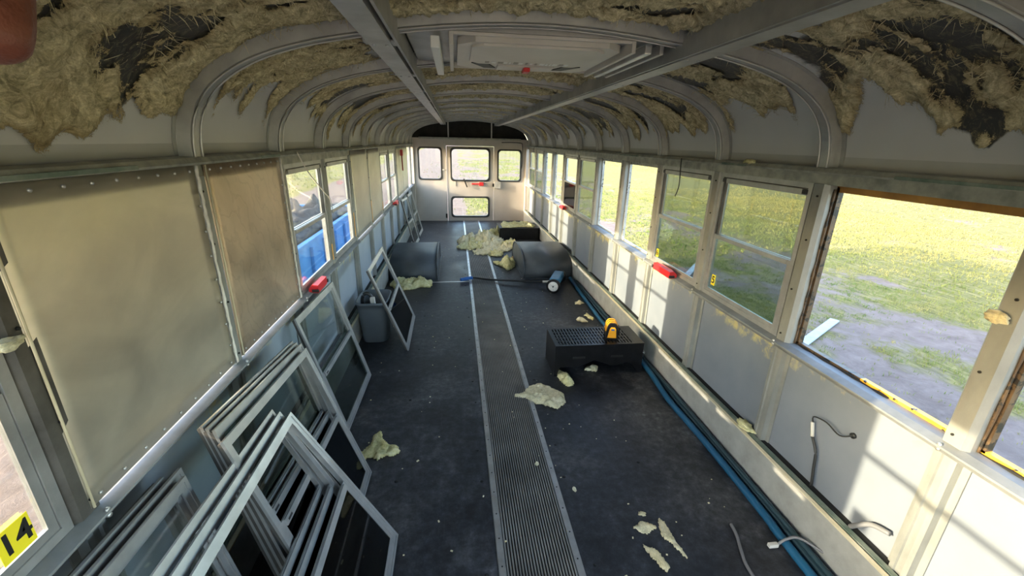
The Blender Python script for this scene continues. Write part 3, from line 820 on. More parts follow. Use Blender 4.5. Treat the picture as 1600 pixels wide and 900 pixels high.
# middle group, four deep
wB = (0, -1, .10)
lean((-.880, 1.800, 0), (-1.076, 1.870, .70), wB, 'window unit closest to the wall in the middle stack on the left', None, M['smoke'], UW=.72)
lean((-.850, 1.790, 0), (-1.051, 1.860, .68), wB, 'second window unit from the wall in the middle stack on the left', M['tint'], M['smoke'], UW=.72)
lean((-.818, 1.780, 0), (-1.026, 1.850, .67), wB, 'third window unit from the wall in the middle stack on the left', None, M['smoke'], UW=.72)
lean((-.757, 1.762, 0), (-1.000, 1.820, .672), wB, 'front window unit of the middle stack, its upper half an empty opening', None, M['smoke'], UW=.72)
# near group, three deep
lean((-.690, 1.355, 0), (-.974, 1.370, .655), mY, 'rear window unit of the steeply leaning near stack on the left', None, M['smoke'])
lean((-.640, 1.365, 0), (-.950, 1.370, .645), mY, 'middle window unit of the steeply leaning near stack on the left', None, M['smoke'])
lean((-.581, 1.384, 0), (-.925, 1.384, .640), mY, 'frontmost window unit on the left, black lower pane and empty upper half', None, M['smoke'])
# nearest row by the wall
lean((-.990, .990, 0), (-1.108, 1.015, .70), (0, -1, .05), 'window unit against the wall below the plain steel panel, farthest from the aisle', None, M['smoke'])
lean((-.950, 1.030, 0), (-1.082, 1.050, .69), (0, -1, .05), 'middle one of three window units below the plain steel panel', None, M['clear'])
lean((-.905, 1.000, 0), (-1.054, 1.020, .68), (0, -1, .05), 'aisle-side one of three window units below the plain steel panel', M['clear'], M['smoke'])
lean((-.712, 3.716, 0), (-.955, 3.700, .66), mY, 'empty-topped window unit leaning in front of the grey bin', None, M['smoke'])
lean((-.930, 7.06, 0), (-1.095, 7.10, .68), mY, 'nearer of two window units leaning by the far left corner', None, M['clear'])
lean((-.930, 7.86, 0), (-1.095, 7.88, .68), mY, 'farther of two window units leaning by the far left corner', M['clear'], M['clear'])

# ------------------------------------------------------------------ stickers with numbers
def text_mesh(txt, size, m, name, parent, mw):
    cu = bpy.data.curves.new('t', 'FONT'); cu.body = txt; cu.size = size; cu.extrude = .0004; cu.align_x = 'CENTER'; cu.align_y = 'CENTER'; cu.offset = size * .018
    to = bpy.data.objects.new('t', cu); COL.objects.link(to); dg = bpy.context.evaluated_depsgraph_get(); me = bpy.data.meshes.new_from_object(to.evaluated_get(dg))
    bpy.data.objects.remove(to); me.materials.clear(); me.materials.append(m)
    o = bpy.data.objects.new(name, me); COL.objects.link(o); o.parent = parent; o.matrix_local = mw; return o
def sticker(sx, y, z, w, h, txt, label):
    x = (HW + .0068) * sx; t = MB(); t.box((-w / 2, 0, -h / 2), (w / 2, .0008, h / 2), M['sticker'])
    if sx > 0: R = Matrix(((0, -1, 0, x), (-1, 0, 0, y), (0, 0, 1, z), (0, 0, 0, 1)))
    else: R = Matrix(((0, 1, 0, x), (1, 0, 0, y), (0, 0, 1, z), (0, 0, 0, 1)))
    # face towards cabin is local -y on the left, so flip for both by building text on both orientation-correct sides
    if sx > 0: R = Matrix(((0, 1, 0, x), (-1, 0, 0, y), (0, 0, 1, z), (0, 0, 0, 1)))
    else: R = Matrix(((0, -1, 0, x), (1, 0, 0, y), (0, 0, 1, z), (0, 0, 0, 1)))
    o = t.done('number_sticker'); o.matrix_world = R; tag(o, label, 'sticker')
    text_mesh(txt, h * .95, M['ink'], 'number', o, Matrix.Translation((0, -.0006, 0)) @ Matrix.Rotation(PI / 2, 4, 'X'))
    return o
sticker(-1, .724, .838, .066, .068, '14', 'yellow sticker reading 14 on the nearest left window pane')
sticker(1, 2.145, .855, .034, .062, '5', 'yellow sticker reading 5 on the dark lower pane of the second right window')
sticker(1, 2.855, .835, .034, .060, '6', 'small yellow sticker low on the pane above the red box on the right')

# ------------------------------------------------------------------ red emergency release boxes on the sills
def red_box(sx, y, label, L=.17):
    t = empty('red_release_box', (sx * (HW - .05), y, .752)); tag(t, label, 'release box')
    b = MB(); pts = [(-.012, .0), (.040, .0), (.040, .026), (.016, .048), (-.012, .044)]
    b.prism([(-p[0] * -sx * -1 if False else p[0] * sx, p[1] - .006) for p in pts], 1, -L / 2, L / 2, M['red']); b.done('box_body', None, t)
    b = MB(); b.prism([(.018 * sx, .0425), (.038 * sx, .0215), (.0395 * sx, .0235), (.0195 * sx, .0445)], 1, -L * .38, L * .30, M['red_l']); b.done('warning_label', None, t)
    b = MB(); b.box((-.018 * sx, L / 2, .0), (.02 * sx, L / 2 + .018, .022), M['black'], bev=.003); b.box((-.018 * sx, -L / 2 - .012, .0), (.02 * sx, -L / 2, .016), M['black'], bev=.003); b.done('end_bracket', None, t)
    return t
red_box(-1, 2.46, 'red emergency release box on the left sill above the lone leaning window')
red_box(1, 2.63, 'long red emergency release box on the nearest right sill', .24)
red_box(-1, 5.35 + .55, 'small distant red box on the left sill under the far window pair')
red_box(1, 5.55, 'small distant red box on the right sill')
t = empty('red_pull_handle', (-HW + .03, 6.95, 1.36)); tag(t, 'red hanging pull handle high on the far left wall', 'handle')
b = MB(); b.box((-.02, -.03, -.02), (.02, .03, .07), M['red'], bev=.006); b.done('mount', None, t)
b = MB(); b.tube([(0, 0, -.02), (.005, 0, -.24)], .010, mat('dark_red_grip', (.28, .02, .02), .5), 8); b.done('grip', None, t)

# ------------------------------------------------------------------ wheel boxes
def wheel_box(x0, x1, y0, y1, h, label, lip_side):
    n = 22; pts = []
    cy = (y0 + y1) / 2; a = (y1 - y0) / 2
    for k in range(n + 1):
        th = PI * k / n; c, s = math.cos(th), math.sin(th)
        pts.append((cy - a * math.copysign(abs(c) ** .62, c), h * abs(s) ** .72))
    t = empty('wheel_box', ((x0 + x1) / 2, cy, 0)); tag(t, label, 'wheel box', 'wheel boxes')
    inv = Matrix.Translation((-(x0 + x1) / 2, -cy, 0))
    b = MB(); b.prism(pts, 0, x0, x1, M['well'], False)
    for f in b.bm.faces:
        if len(f.verts) == 4: f.smooth = True
    o = b.done('shell', None, t); o.matrix_parent_inverse = inv
    b = MB()
    ex = x0 if lip_side < 0 else x1
    b.tube([(ex, p[0], max(p[1], .006)) for p in pts], .009, M['well'], 8); o = b.done('edge_bead', None, t); o.matrix_parent_inverse = inv
    b = MB(); b.box((x0, y0 - .025, .0005), (x1, y0 + .004, .006), M['well'], bev=.002); b.box((ex - .02, y0 - .02, .0005), (ex + .02, y1 + .02, .005), M['well'], bev=.002); o = b.done('floor_flange', None, t); o.matrix_parent_inverse = inv
    return t
wheel_box(.50, 1.09, 4.86, 5.95, .285, 'dark grey rounded wheel box on the right beside the sweeper', -1)
wheel_box(-1.09, -.545, 4.86, 5.95, .285, 'dark grey rounded wheel box on the left half buried under torn wool', 1)

# far black box on the right
def far_box():
    x0, x1, y0, y1, h = .42, 1.085, 7.0, 7.5, .205
    t = empty('heater_case', ((x0 + x1) / 2, (y0 + y1) / 2, 0)); tag(t, 'low black heater case near the rear wall beside the big wool pile', 'heater'); inv = Matrix.Translation((-(x0 + x1) / 2, -(y0 + y1) / 2, 0))
    b = MB(); b.box((x0, y0 + .01, .0), (x1, y0 + .02, h - .012), M['black_r']); b.box((x0, y0 + .01, 0), (x0 + .01, y1, h - .012), M['black_r']); b.box((x1 - .01, y0 + .01, 0), (x1, y1, h - .012), M['black_r']); b.box((x0, y1 - .01, 0), (x1, y1, h - .012), M['black_r'])
    b.done('case', None, t).matrix_parent_inverse = inv
    b = MB(); b.box((x0 - .008, y0, h - .012), (x1 + .008, y1 + .01, h), M['black_r'], bev=.003); b.done('lid', None, t).matrix_parent_inverse = inv
far_box()

# ------------------------------------------------------------------ near heater with perforated top
def heater():
    x0, x1, y0, y1, h = .365, 1.015, 2.585, 2.885, .24
    t = empty('floor_heater', ((x0 + x1) / 2, (y0 + y1) / 2, 0)); tag(t, 'black sheet metal floor heater with a slotted top and torn open front', 'heater')
    inv = Matrix.Translation((-(x0 + x1) / 2, -(y0 + y1) / 2, 0))
    def D(b, nm): b.done(nm, None, t).matrix_parent_inverse = inv
    b = MB()      # slotted top: rails and cross bars with real gaps
    z0, z1 = h - .012, h
    b.box((x0, y0, z0), (x1, y0 + .022, z1), M['black_r']); b.box((x0, y1 - .022, z0), (x1, y1, z1), M['black_r']); b.box((x0, y0 + .022, z0), (x0 + .03, y1 - .022, z1), M['black_r']); b.box((x1 - .07, y0 + .022, z0), (x1, y1 - .022, z1), M['black_r'])
    nx = 24; xa, xb = x0 + .03, x1 - .07
    for k in range(nx):
        a = xa + (xb - xa) * k / nx; b.box((a + .010, y0 + .022, z0 + .004), (a + .022, y1 - .022, z1), M['black_r'])
    for k in range(1, 5):
        yy = y0 + .022 + (y1 - y0 - .044) * k / 5; b.box((xa, yy - .007, z0 + .004), (xb, yy + .007, z1 - .0005), M['black_r'])
    D(b, 'slotted_top')
    b = MB(); b.box((x0 + .01, y0 + .03, z0 - .05), (x1 - .01, y1 - .01, z0 - .045), M['ink']); D(b, 'core')
    b = MB()      # front apron with two sagging lobes
    lo = [(x0, .0), (x0 + .018, .0), (x0 + .04, .07), (x0 + .10, .072), (x0 + .16, .066), (x0 + .23, .090), (x0 + .29, .118), (x0 + .35, .096), (x0 + .42, .066), (x0 + .48, .072), (x0 + .54, .092), (x0 + .59, .06), (x1 - .02, .0), (x1, .0)]
    b.prism(lo + [(x1, h - .012), (x0, h - .012)], 1, y0 + .004, y0 + .010, M['black_r']); D(b, 'front_apron')
    b = MB(); b.prism([(y0 + .01, .0), (y1, .0), (y1, h - .012), (y0 + .01, h - .012)], 0, x0, x0 + .006, M['black_r']); b.prism([(y0 + .01, .0), (y1, .0), (y1, h - .012), (y0 + .01, h - .012)], 0, x1 - .006, x1, M['black_r']); b.box((x0 + .006, y1 - .006, 0), (x1 - .006, y1, h - .012), M['black_r'])
    D(b, 'side_panel')
    b = MB()
    for k in range(2): b.box((x0 + .13 + k * .28, y0 + .0005, .135), (x0 + .22 + k * .28, y0 + .0038, .15), M['black'], bev=.001)
    D(b, 'front_slot')
    b = MB()
    for k in range(2): b.disc((x1 + .045 - .0 * k, y0 - .02 + k * .03, .15 + k * .0), .013, .022, 2, M['chrome'], 12)
    # pipe stubs at the right end
    b = MB(); b.tube([(x1 - .002, y0 + .05, .14), (x1 + .03, y0 + .05, .14)], .012, M['galv'], 10); b.disc((x1 + .018, y0 + .05, .14), .016, .010, 0, M['chrome'], 12); D(b, 'pipe_stub')
heater()

# laser level
def laser():
    cx, cy, z = .805, 2.70, .2405
    t = empty('laser_level', (cx, cy, z)); tag(t, 'yellow and black laser level standing on the slotted heater', 'laser level'); t.rotation_euler = (0, 0, math.radians(-12))
    hw, H = .045, .125
    sil = [(-hw, .004), (-hw + .004, 0), (hw - .004, 0), (hw, .004), (hw * .98, .05), (hw * .80, .10), (hw * .55, .118), (hw * .3, .124), (-hw * .3, .124), (-hw * .55, .118), (-hw * .80, .10), (-hw * .98, .05)]
    b = MB(); b.prism(sil, 1, -.042, .060, M['black_r']); b.done('body', None, t)
    b = MB(); b.prism([(-.033, .014), (.030, .014), (.024, .080), (.014, .096), (-.012, .096), (-.022, .080)], 1, -.0455, -.042, M['tool_y']); b.done('yellow_face', None, t)
    b = MB(); b.box((-.010, -.047, .072), (.012, -.0455, .084), M['blue'], bev=.0006); b.done('face_badge', None, t)
    b = MB()
    for a in (-.030, .0, .032): b.prism([(s[0] * 1.06, s[1] * 1.03 + .001) for s in sil[4:12]], 1, a + .006, a + .018, M['tool_y'])
    b.done('yellow_guard', None, t)
    b = MB(); b.box((hw * .99, -.028, .03), (hw * .99 + .010, .03, .088), M['black_r'], bev=.003); b.done('side_housing', None, t)
    b = MB(); b.box((hw * .99 + .010, -.018, .042), (hw * .99 + .012, .02, .078), M['tool_g']); b.done('beam_window', None, t)
laser()

# ------------------------------------------------------------------ magnetic sweeper
def sweeper():
    A = Vector((.745, 4.330, .080)); B = Vector((.900, 4.700, .080)); ax = (B - A).normalized(); L = (B - A).length
    R = Matrix.Translation(A) @ ax.to_track_quat('Y', 'Z').to_matrix().to_4x4()
    t = empty('magnetic_sweeper', mw=Matrix.Translation((A.x, A.y, 0))); tag(t, 'wheeled blue magnetic sweeper with a long black handle lying across the aisle', 'sweeper')
    T = Matrix.Translation((-A.x, -A.y, 0))
    def D(b, nm, p=t): o = b.done(nm, None, p); o.matrix_parent_inverse = T if p is t else Matrix(); return o
    b = MB(); b.box((-.055, .030, -.012), (.055, L - .030, .075), M['blue_e'], R, bev=.014); D(b, 'magnet_housing')
    b = MB(); b.tube([R @ Vector((0, -.01, 0)), R @ Vector((0, L + .01, 0))], .007, M['chrome'], 8); D(b, 'axle')
    for k, yy in enumerate((0., L)):
        b = MB(); b.tube([R @ Vector((0, yy - .014, 0)), R @ Vector((0, yy + .014, 0))], .079, M['black'], 32)
        o = D(b, 'wheel')
        b = MB(); s = -1 if k == 0 else 1
        b.tube([R @ Vector((0, yy + s * .0145, 0)), R @ Vector((0, yy + s * .018, 0))], [.056, .052], M['wheelw'], 28)
        for q in range(8):
            a = q * PI / 4; b.tube([R @ Vector((.012 * math.cos(a), yy + s * .019, .012 * math.sin(a))), R @ Vector((.048 * math.cos(a), yy + s * .019, .048 * math.sin(a)))], .004, M['wheelw'], 5)
        o2 = b.done('hub', None, o); o2.matrix_parent_inverse = Matrix()
        b = MB(); b.tube([R @ Vector((0, yy + s * .018, 0)), R @ Vector((0, yy + s * .023, 0))], .009, M['bin'], 12); o3 = b.done('axle_nut', None, o); o3.matrix_parent_inverse = Matrix()
    mid = R @ Vector((0, L * .48, .03)); h0 = Vector((mid.x - .055, mid.y + .01, .075))
    b = MB(); b.tube(spline([h0 + Vector((.03, 0, .0)), h0 + Vector((-.02, 0, .0)), Vector((.60, 4.60, .05)), Vector((.10, 4.78, .022)), Vector((-.10, 4.84, .030)), Vector((-.16, 4.83, .026))], 5), .0115, M['black'], 10); D(b, 'handle')
    b = MB(); b.tube([h0 + Vector((-.10, .01, -.006)), h0 + Vector((.02, 0, .0))], .015, M['galv'], 10); D(b, 'handle_socket')
    b = MB(); b.tube(spline([(-.125, 4.842, .030), (-.17, 4.835, .028), (-.22, 4.81, .027), (-.27, 4.79, .0265)], 4), [.019] * 5 + [.022] * 4 + [.020] * 4, M['blue'], 12); D(b, 'grip')
sweeper()

# ------------------------------------------------------------------ grey bin
def trash_bin():
    cx, cy = -.985, 3.36
    t = empty('waste_bin', (cx, cy, 0)); tag(t, 'dark grey open plastic waste bin with cables inside, behind a leaning window', 'bin')
    b = MB(); H = .36; n = 28
    def sup(a, rx, ry): 
        c, s = math.cos(a), math.sin(a); e = .45
        return (rx * math.copysign(abs(c) ** e, c), ry * math.copysign(abs(s) ** e, s))
    lev = [(.0, .090, .115), (.006, .098, .125), (.30, .118, .165), (H - .02, .121, .170), (H - .02, .127, .177), (H, .127, .177), (H, .118, .166), (.02, .090, .12)]
    vs = [Vector((*sup(2 * PI * k / n, rx, ry), z)) for z, rx, ry in lev for k in range(n)]
    fs = [(q * n + k, q * n + (k + 1) % n, (q + 1) * n + (k + 1) % n, (q + 1) * n + k) for q in range(len(lev) - 1) for k in range(n)]
    fs += [tuple(range(n))[::-1], tuple(range((len(lev) - 1) * n, len(lev) * n))]
    b.faces(vs, fs, M['bin'], True); b.done('tub', None, t)
trash_bin()
b = MB(); b.tube(spline([(-1.06, 3.30, .10), (-1.06, 3.27, .36), (-1.02, 3.27, .42), (-.98, 3.28, .36), (-1.0, 3.33, .20)], 6), .014, M['black'], 8)
tag(b.done('black_cord'), 'loop of black cord poking out of the grey bin', 'cord')
b = MB(); b.box((-.99, 3.24, .20), (-.955, 3.27, .40), M['wire_w'], Matrix.Translation((-.97, 3.255, .3)) @ Matrix.Rotation(.25, 4, 'X') @ Matrix.Translation((.97, -3.255, -.3)), bev=.004)
tag(b.done('white_strip'), 'short white strip standing in the grey bin', 'strip')

# ------------------------------------------------------------------ hoses and cables
def line(name, pts, r, m, label, cat, n=6, seg=10):
    b = MB(); b.tube(spline(pts, n), r, m, seg); return tag(b.done(name), label, cat)
line('blue_hose', [(.985, YF + .1, .020), (1.03, .9, .020), (1.045, 1.3, .02), (1.05, 1.8, .02), (1.04, 2.2, .02), (1.050, 2.45, .035), (1.058, 2.7, .04), (1.045, 3.0, .03), (1.02, 3.4, .02), (1.03, 3.9, .02), (1.045, 4.4, .02), (1.06, 4.80, .02)], .0185, M['hose_b'], 'blue heater hose running along the foot of the right wall', 'hose')
line('dark_hose', [(1.03, YF + .1, .018), (1.076, .9, .018), (1.088, 1.3, .018), (1.092, 1.8, .018), (1.088, 2.2, .018), (1.092, 2.7, .02), (1.085, 3.2, .018), (1.075, 3.6, .018), (1.08, 4.0, .018), (1.088, 4.78, .018)], .0165, M['hose_d'], 'dark teal hose tight against the right skirt beside the blue hose', 'hose')
line('second_dark_hose', [(1.070, YF + .1, .048), (1.082, 1.2, .046), (1.087, 2.0, .047), (1.086, 2.5, .05), (1.084, 3.4, .048), (1.085, 4.6, .046)], .012, M['hose_d'], 'thin dark hose lying on top of the other hoses by the right skirt', 'hose')
line('grey_cable', [(.872, 1.285, .006), (.862, 1.23, .006), (.835, 1.16, .006), (.815, 1.09, .006), (.815, .95, .006), (.84, .7, .006)], .0065, M['wire_g'], 'short loose grey cable curling on the floor at the bottom right', 'cable')
t = empty('plug_lead', (.98, 1.165, 0)); tag(t, 'grey lead with a white plug lying over the blue hose', 'cable')
b = MB(); b.tube(spline([(.02, 0, .013), (.05, -.005, .045), (.085, -.02, .066), (.12, -.07, .068), (.150, -.16, .07), (.10, -.34, .07)], 6), .0055, M['wire_g'], 8); b.done('cord', None, t)
b = MB(); b.box((-.02, -.009, .004), (.022, .009, .021), M['wire_w'], bev=.003); b.done('plug', None, t)
# wiring on the right skin, bay 0
xw = HW + .024
t = empty('wall_wire', (xw, 1.18, .5)); tag(t, 'thin black wire with a joint coming out of a hole in the lit right panel', 'wire')
inv = Matrix.Translation((-xw, -1.18, -.5))
b = MB(); b.disc((xw + .002, 1.155, .555), .011, .008, 0, M['ink'], 14); b.tube(spline([(xw, 1.155, .555), (xw - .015, 1.19, .53), (xw - .02, 1.25, .545), (xw - .018, 1.31, .53), (xw - .012, 1.315, .50)], 5), .0028, M['wire_k'], 6); b.done('lead', None, t).matrix_parent_inverse = inv
b = MB(); b.tube([(xw - .012, 1.315, .50), (xw - .010, 1.30, .44)], .007, M['wire_w'], 8); b.done('joint', None, t).matrix_parent_inverse = inv
b = MB(); b.tube(spline([(xw - .010, 1.30, .44), (xw - .014, 1.262, .39), (xw - .014, 1.25, .32), (xw - .010, 1.24, .235)], 5), .0055, M['wire_k'], 8); b.done('tail', None, t).matrix_parent_inverse = inv
line('grey_conduit', [(HW + .004, 1.04, .235), (HW - .004, 1.015, .27), (HW + .006, .98, .31), (HW + .012, .925, .33)], .009, M['wire_g'], 'bent grey conduit between the right ledge and the nearest post', 'conduit')
line('hanging_wire', [(HW - .038, 2.62, 1.505), (HW - .042, 2.61, 1.46), (HW - .04, 2.60, 1.34), (HW - .046, 2.62, 1.27)], .0035, M['wire_k'], 'dark wire hanging from the right rail in front of a window', 'wire')
line('small_hanging_wire', [(HW - .038, 7.9, 1.50), (HW - .05, 7.85, 1.42), (HW - .05, 7.7, 1.36), (HW - .04, 7.6, 1.30)], .004, M['wire_k'], 'thin wire drooping from the right rail near the rear wall', 'wire')
line('strap_wire', [(-HW + .04, 2.40, 1.505), (-HW + .05, 2.50, 1.40), (-HW + .045, 2.75, 1.27), (-HW + .03, 2.92, 1.20), (-HW + .024, 2.98, 1.10)], .003, M['wire_w'], 'thin pale wire slanting down across the left windows', 'wire')
for y, lb in ((2.90, 'lower yellow paint streak on the post between the two near left windows'), (3.60, 'yellow paint streak low on the post behind the second near left window')):
    pass
b = MB()
for (y, z0, z1) in ((2.925, .79, .90), (3.625, .80, 1.0), (4.40, .78, 1.0), (5.07, .8, .9)): b.box((-HW + .0045, y, z0), (-HW + .006, y + .014, z1), M['yellow'])
b.done('paint_streak', None, WL)

# ------------------------------------------------------------------ torn glass wool on the floor
def inside(p, poly):
    x, y = p; c = False; n = len(poly); j = n - 1
    for i in range(n):
        (xi, yi), (xj, yj) = poly[i], poly[j]
        if (yi > y) != (yj > y) and x < (xj - xi) * (y - yi) / (yj - yi) + xi: c = not c
        j = i
    return c
def edge_d(p, poly):
    best = 9; P = Vector(p); n = len(poly)
    for i in range(n):
        a, b_ = Vector(poly[i]), Vector(poly[(i + 1) % n]); ab = b_ - a; t = max(0, min(1, (P - a).dot(ab) / max(ab.length_squared, 1e-9))); best = min(best, (P - a - ab * t).length)
    return best
def scrap(name, poly, h, label, m='fibre', base=0., res=.008, seed=0, lump=10., group=None, tilt=None, rag=.012):
    xs = [p[0] for p in poly]; ys = [p[1] for p in poly]; x0, x1, y0, y1 = min(xs), max(xs), min(ys), max(ys)
    nx, ny = max(3, int((x1 - x0) / res)), max(3, int((y1 - y0) / res)); ok = {}; idx = {}; vs = []; fs = []
    for i in range(nx + 1):
        for j in range(ny + 1):
            x = x0 + (x1 - x0) * i / nx; y = y0 + (y1 - y0) * j / ny
            wv = noise.noise_vector(Vector((x * 22, y * 22, seed))) * rag
            q = (x + wv.x, y + wv.y)
            if inside(q, poly): ok[i, j] = (x, y, edge_d(q, poly))
    cells = [(i, j) for i in range(nx) for j in range(ny) if all(k in ok for k in ((i, j), (i + 1, j), (i + 1, j + 1), (i, j + 1)))]
    W = max(.02, h * 1.2)
    def V(i, j, top):
        k = (i, j, top)
        if k in idx: return idx[k]
        x, y, d_ = ok[i, j]; f = min(1, d_ / W) ** .5
        n = .35 + 1.0 * abs(fr((x, y, seed * 3.3), lump, 4)) + .35 * fr((x, y, seed), lump * .5, 2)
        z = base + .002 + (h * f * max(.15, n) + .004 * abs(fr((x, y, seed), 90, 2)) if top else 0)
        idx[k] = len(vs); vs.append((x + .006 * fr((x, y, seed + 5), 40, 2), y + .006 * fr((x, y, seed + 9), 40, 2), z)); return idx[k]
    cs = set(cells)
    for (i, j) in cells:
        fs.append((V(i, j, 1), V(i + 1, j, 1), V(i + 1, j + 1, 1), V(i, j + 1, 1))); fs.append((V(i, j + 1, 0), V(i + 1, j + 1, 0), V(i + 1, j, 0), V(i, j, 0)))
        for (di, dj, a, c) in ((-1, 0, (i, j + 1), (i, j)), (1, 0, (i + 1, j), (i + 1, j + 1)), (0, -1, (i, j), (i + 1, j)), (0, 1, (i + 1, j + 1), (i, j + 1))):
            if (i + di, j + dj) not in cs: fs.append((V(*a, 0), V(*c, 0), V(*c, 1), V(*a, 1)))
    if not fs: return None
    me = bpy.data.meshes.new(name); me.from_pydata(vs, [], fs); me.materials.append(M[m]); me.polygons.foreach_set('use_smooth', [True] * len(fs))
    o = bpy.data.objects.new(name, me); COL.objects.link(o)
    if tilt: o.matrix_world = tilt
    tag(o, label, 'insulation', group); return o
G = 'torn insulation scraps on the floor'
scrap('insulation_scrap', [(.04, 2.375), (.11, 2.40), (.16, 2.47), (.22, 2.50), (.275, 2.49), (.33, 2.42), (.385, 2.36), (.37, 2.27), (.31, 2.19), (.24, 2.235), (.17, 2.265), (.12, 2.325), (.06, 2.345)], .035, 'largest pale torn wool sheet lying over the right aisle strip', 'fibre_w', seed=1, group=G)
scrap('insulation_scrap', [(-.86, 1.90), (-.80, 1.97), (-.79, 2.05), (-.755, 2.10), (-.735, 2.04), (-.70, 1.98), (-.64, 1.95), (-.62, 1.90), (-.66, 1.86), (-.70, 1.88), (-.73, 1.84), (-.77, 1.87), (-.83, 1.85)], .022, 'yellow-green wool tuft beside the left stack of windows', 'fibre', seed=2, group=G)
scrap('insulation_scrap', [(.475, 1.375), (.505, 1.405), (.53, 1.385), (.515, 1.365)], .010, 'tiniest upper flake of the wool scraps at the bottom centre right', 'fibre_w', seed=3, res=.005, group=G, rag=.005)
scrap('insulation_scrap', [(.415, 1.315), (.46, 1.33), (.475, 1.355), (.51, 1.335), (.545, 1.315), (.52, 1.29), (.475, 1.28), (.445, 1.30)], .012, 'small jagged wool scrap just left of the long pointed one', 'fibre_w', seed=4, res=.005, group=G, rag=.006)
scrap('insulation_scrap', [(.565, 1.365), (.585, 1.33), (.592, 1.275), (.590, 1.23), (.60, 1.17), (.595, 1.135), (.582, 1.165), (.565, 1.22), (.54, 1.26), (.545, 1.31)], .014, 'long pointed wool scrap trailing a thin tail at the bottom', 'fibre_w', seed=5, res=.005, group=G, rag=.006)
scrap('insulation_scrap', [(.435, 1.245), (.455, 1.225), (.49, 1.205), (.505, 1.165), (.51, 1.12), (.485, 1.10), (.465, 1.14), (.45, 1.18), (.44, 1.21)], .014, 'lowest wool scrap on the right floor near the bottom edge', 'fibre_w', seed=6, res=.005, group=G, rag=.006)
scrap('insulation_scrap', [(.40, 2.50), (.385, 2.58), (.40, 2.66), (.44, 2.65), (.46, 2.60), (.49, 2.52), (.47, 2.45), (.42, 2.44)], .09, 'lump of yellow wool bulging from the left front corner of the heater', 'fibre', seed=7, group=G)
scrap('insulation_scrap', [(.60, 2.66), (.65, 2.71), (.70, 2.72), (.73, 2.66), (.69, 2.62), (.64, 2.63)], .05, 'small wool tuft under the middle of the heater', 'fibre_w', seed=8, group=G)
scrap('insulation_scrap', [(.90, 4.02), (.97, 4.05), (1.01, 3.98), (.94, 3.94), (.90, 3.97)], .03, 'thin wool strip by the blue hose, nearest the sweeper', 'fibre_w', seed=9, group=G)
scrap('insulation_scrap', [(.80, 3.58), (.85, 3.64), (.88, 3.58), (.90, 3.50), (.84, 3.50), (.80, 3.54)], .04, 'pale chunk of wool on the floor behind the heater', 'fibre_w', seed=10, group=G)
scrap('insulation_scrap', [(.90, 3.66), (.94, 3.72), (.985, 3.60), (.96, 3.54), (.92, 3.60)], .03, 'wool shred touching the blue hose behind the heater', 'fibre', seed=11, group=G)
scrap('insulation_scrap', [(.16, 5.62), (.24, 5.58), (.30, 5.62), (.42, 5.76), (.50, 5.86), (.49, 5.62), (.47, 5.42), (.40, 5.25), (.33, 5.20), (.30, 5.32), (.24, 5.44)], .16, 'folded wool sheet leaning at the left end of the right wheel box', 'fibre', seed=12, lump=6, res=.012, group=G)
scrap('insulation_scrap', [(-1.08, 4.70), (-1.02, 4.83), (-.86, 4.84), (-.70, 4.83), (-.60, 4.80), (-.585, 4.70), (-.62, 4.58), (-.72, 4.60), (-.80, 4.53), (-.90, 4.50), (-1.0, 4.56)], .13, 'torn greenish wool heaped against the left wheel box', 'fibre', seed=13, lump=7, res=.012, group=G)
# the large pile : several overlapping lumps, each its own
GP = 'heap of torn insulation near the rear'
pile = [((.36, 7.32), .34, .24, .16, 'rear lump of the big wool heap close to the rear wall'), ((.12, 6.85), .40, .42, .17, 'widest lump at the back of the big wool heap'), ((-.05, 6.55), .26, .24, .14, 'left lump of the big wool heap over the aisle strip'),
        ((.30, 6.42), .26, .26, .15, 'middle lump in front of the big wool heap'), ((.52, 6.55), .18, .24, .13, 'right lump of the big wool heap beside the far heater case'),
        ((.06, 6.12), .14, .15, .10, 'front left tuft of the big wool heap'), ((.27, 6.02), .13, .13, .09, 'foremost tuft of the big wool heap')]
for k, ((cx, cy), rx, ry, h, lb) in enumerate(pile):
    r = random.Random(k + 3); poly = []
    for q in range(14):
        a = 2 * PI * q / 14; s = r.uniform(.78, 1.12); poly.append((cx + rx * s * math.cos(a), cy + ry * s * math.sin(a)))
    scrap('insulation_heap', poly, h, lb, 'fibre_w' if k % 2 else 'fibre', seed=20 + k, lump=8.5, res=.011, group=GP, rag=.05)
scrap('insulation_heap', [(.46, 7.02), (.60, 7.0), (.80, 7.08), (1.0, 7.05), (1.06, 7.2), (1.0, 7.45), (.7, 7.48), (.46, 7.40)], .045, 'thin wool layer lying on top of the far heater case', 'fibre', base=.206, seed=30, res=.014, group=GP)
scrap('insulation_scrap', [(.72, 6.62), (.80, 6.70), (.92, 6.66), (.90, 6.56), (.78, 6.55)], .03, 'small pale scrap between the right wheel box and the far heater case', 'fibre_w', seed=31, res=.012, group=G)

# crumbs
b = MB(); r = random.Random(11)
for k in range(170):
    x = r.uniform(-.9, 1.0); y = r.uniform(.9, 6.5); s = r.uniform(.0014, .0036) * (1.6 if r.random() < .1 else 1)
    if abs(x) > .36 and 2.55 < y < 2.9 and x > 0: continue
    z = .0005 if abs(x) > .17 else .0065
    b.box((-s, -s * r.uniform(.5, 2.5), 0), (s, s, s * .8), M['fibre_w'], Matrix.Translation((x, y, z)) @ Matrix.Rotation(r.uniform(0, 3), 4, 'Z'))
tag(b.done('floor_debris'), 'pale crumbs of insulation and grit scattered over the black floor', 'debris', kind='stuff')
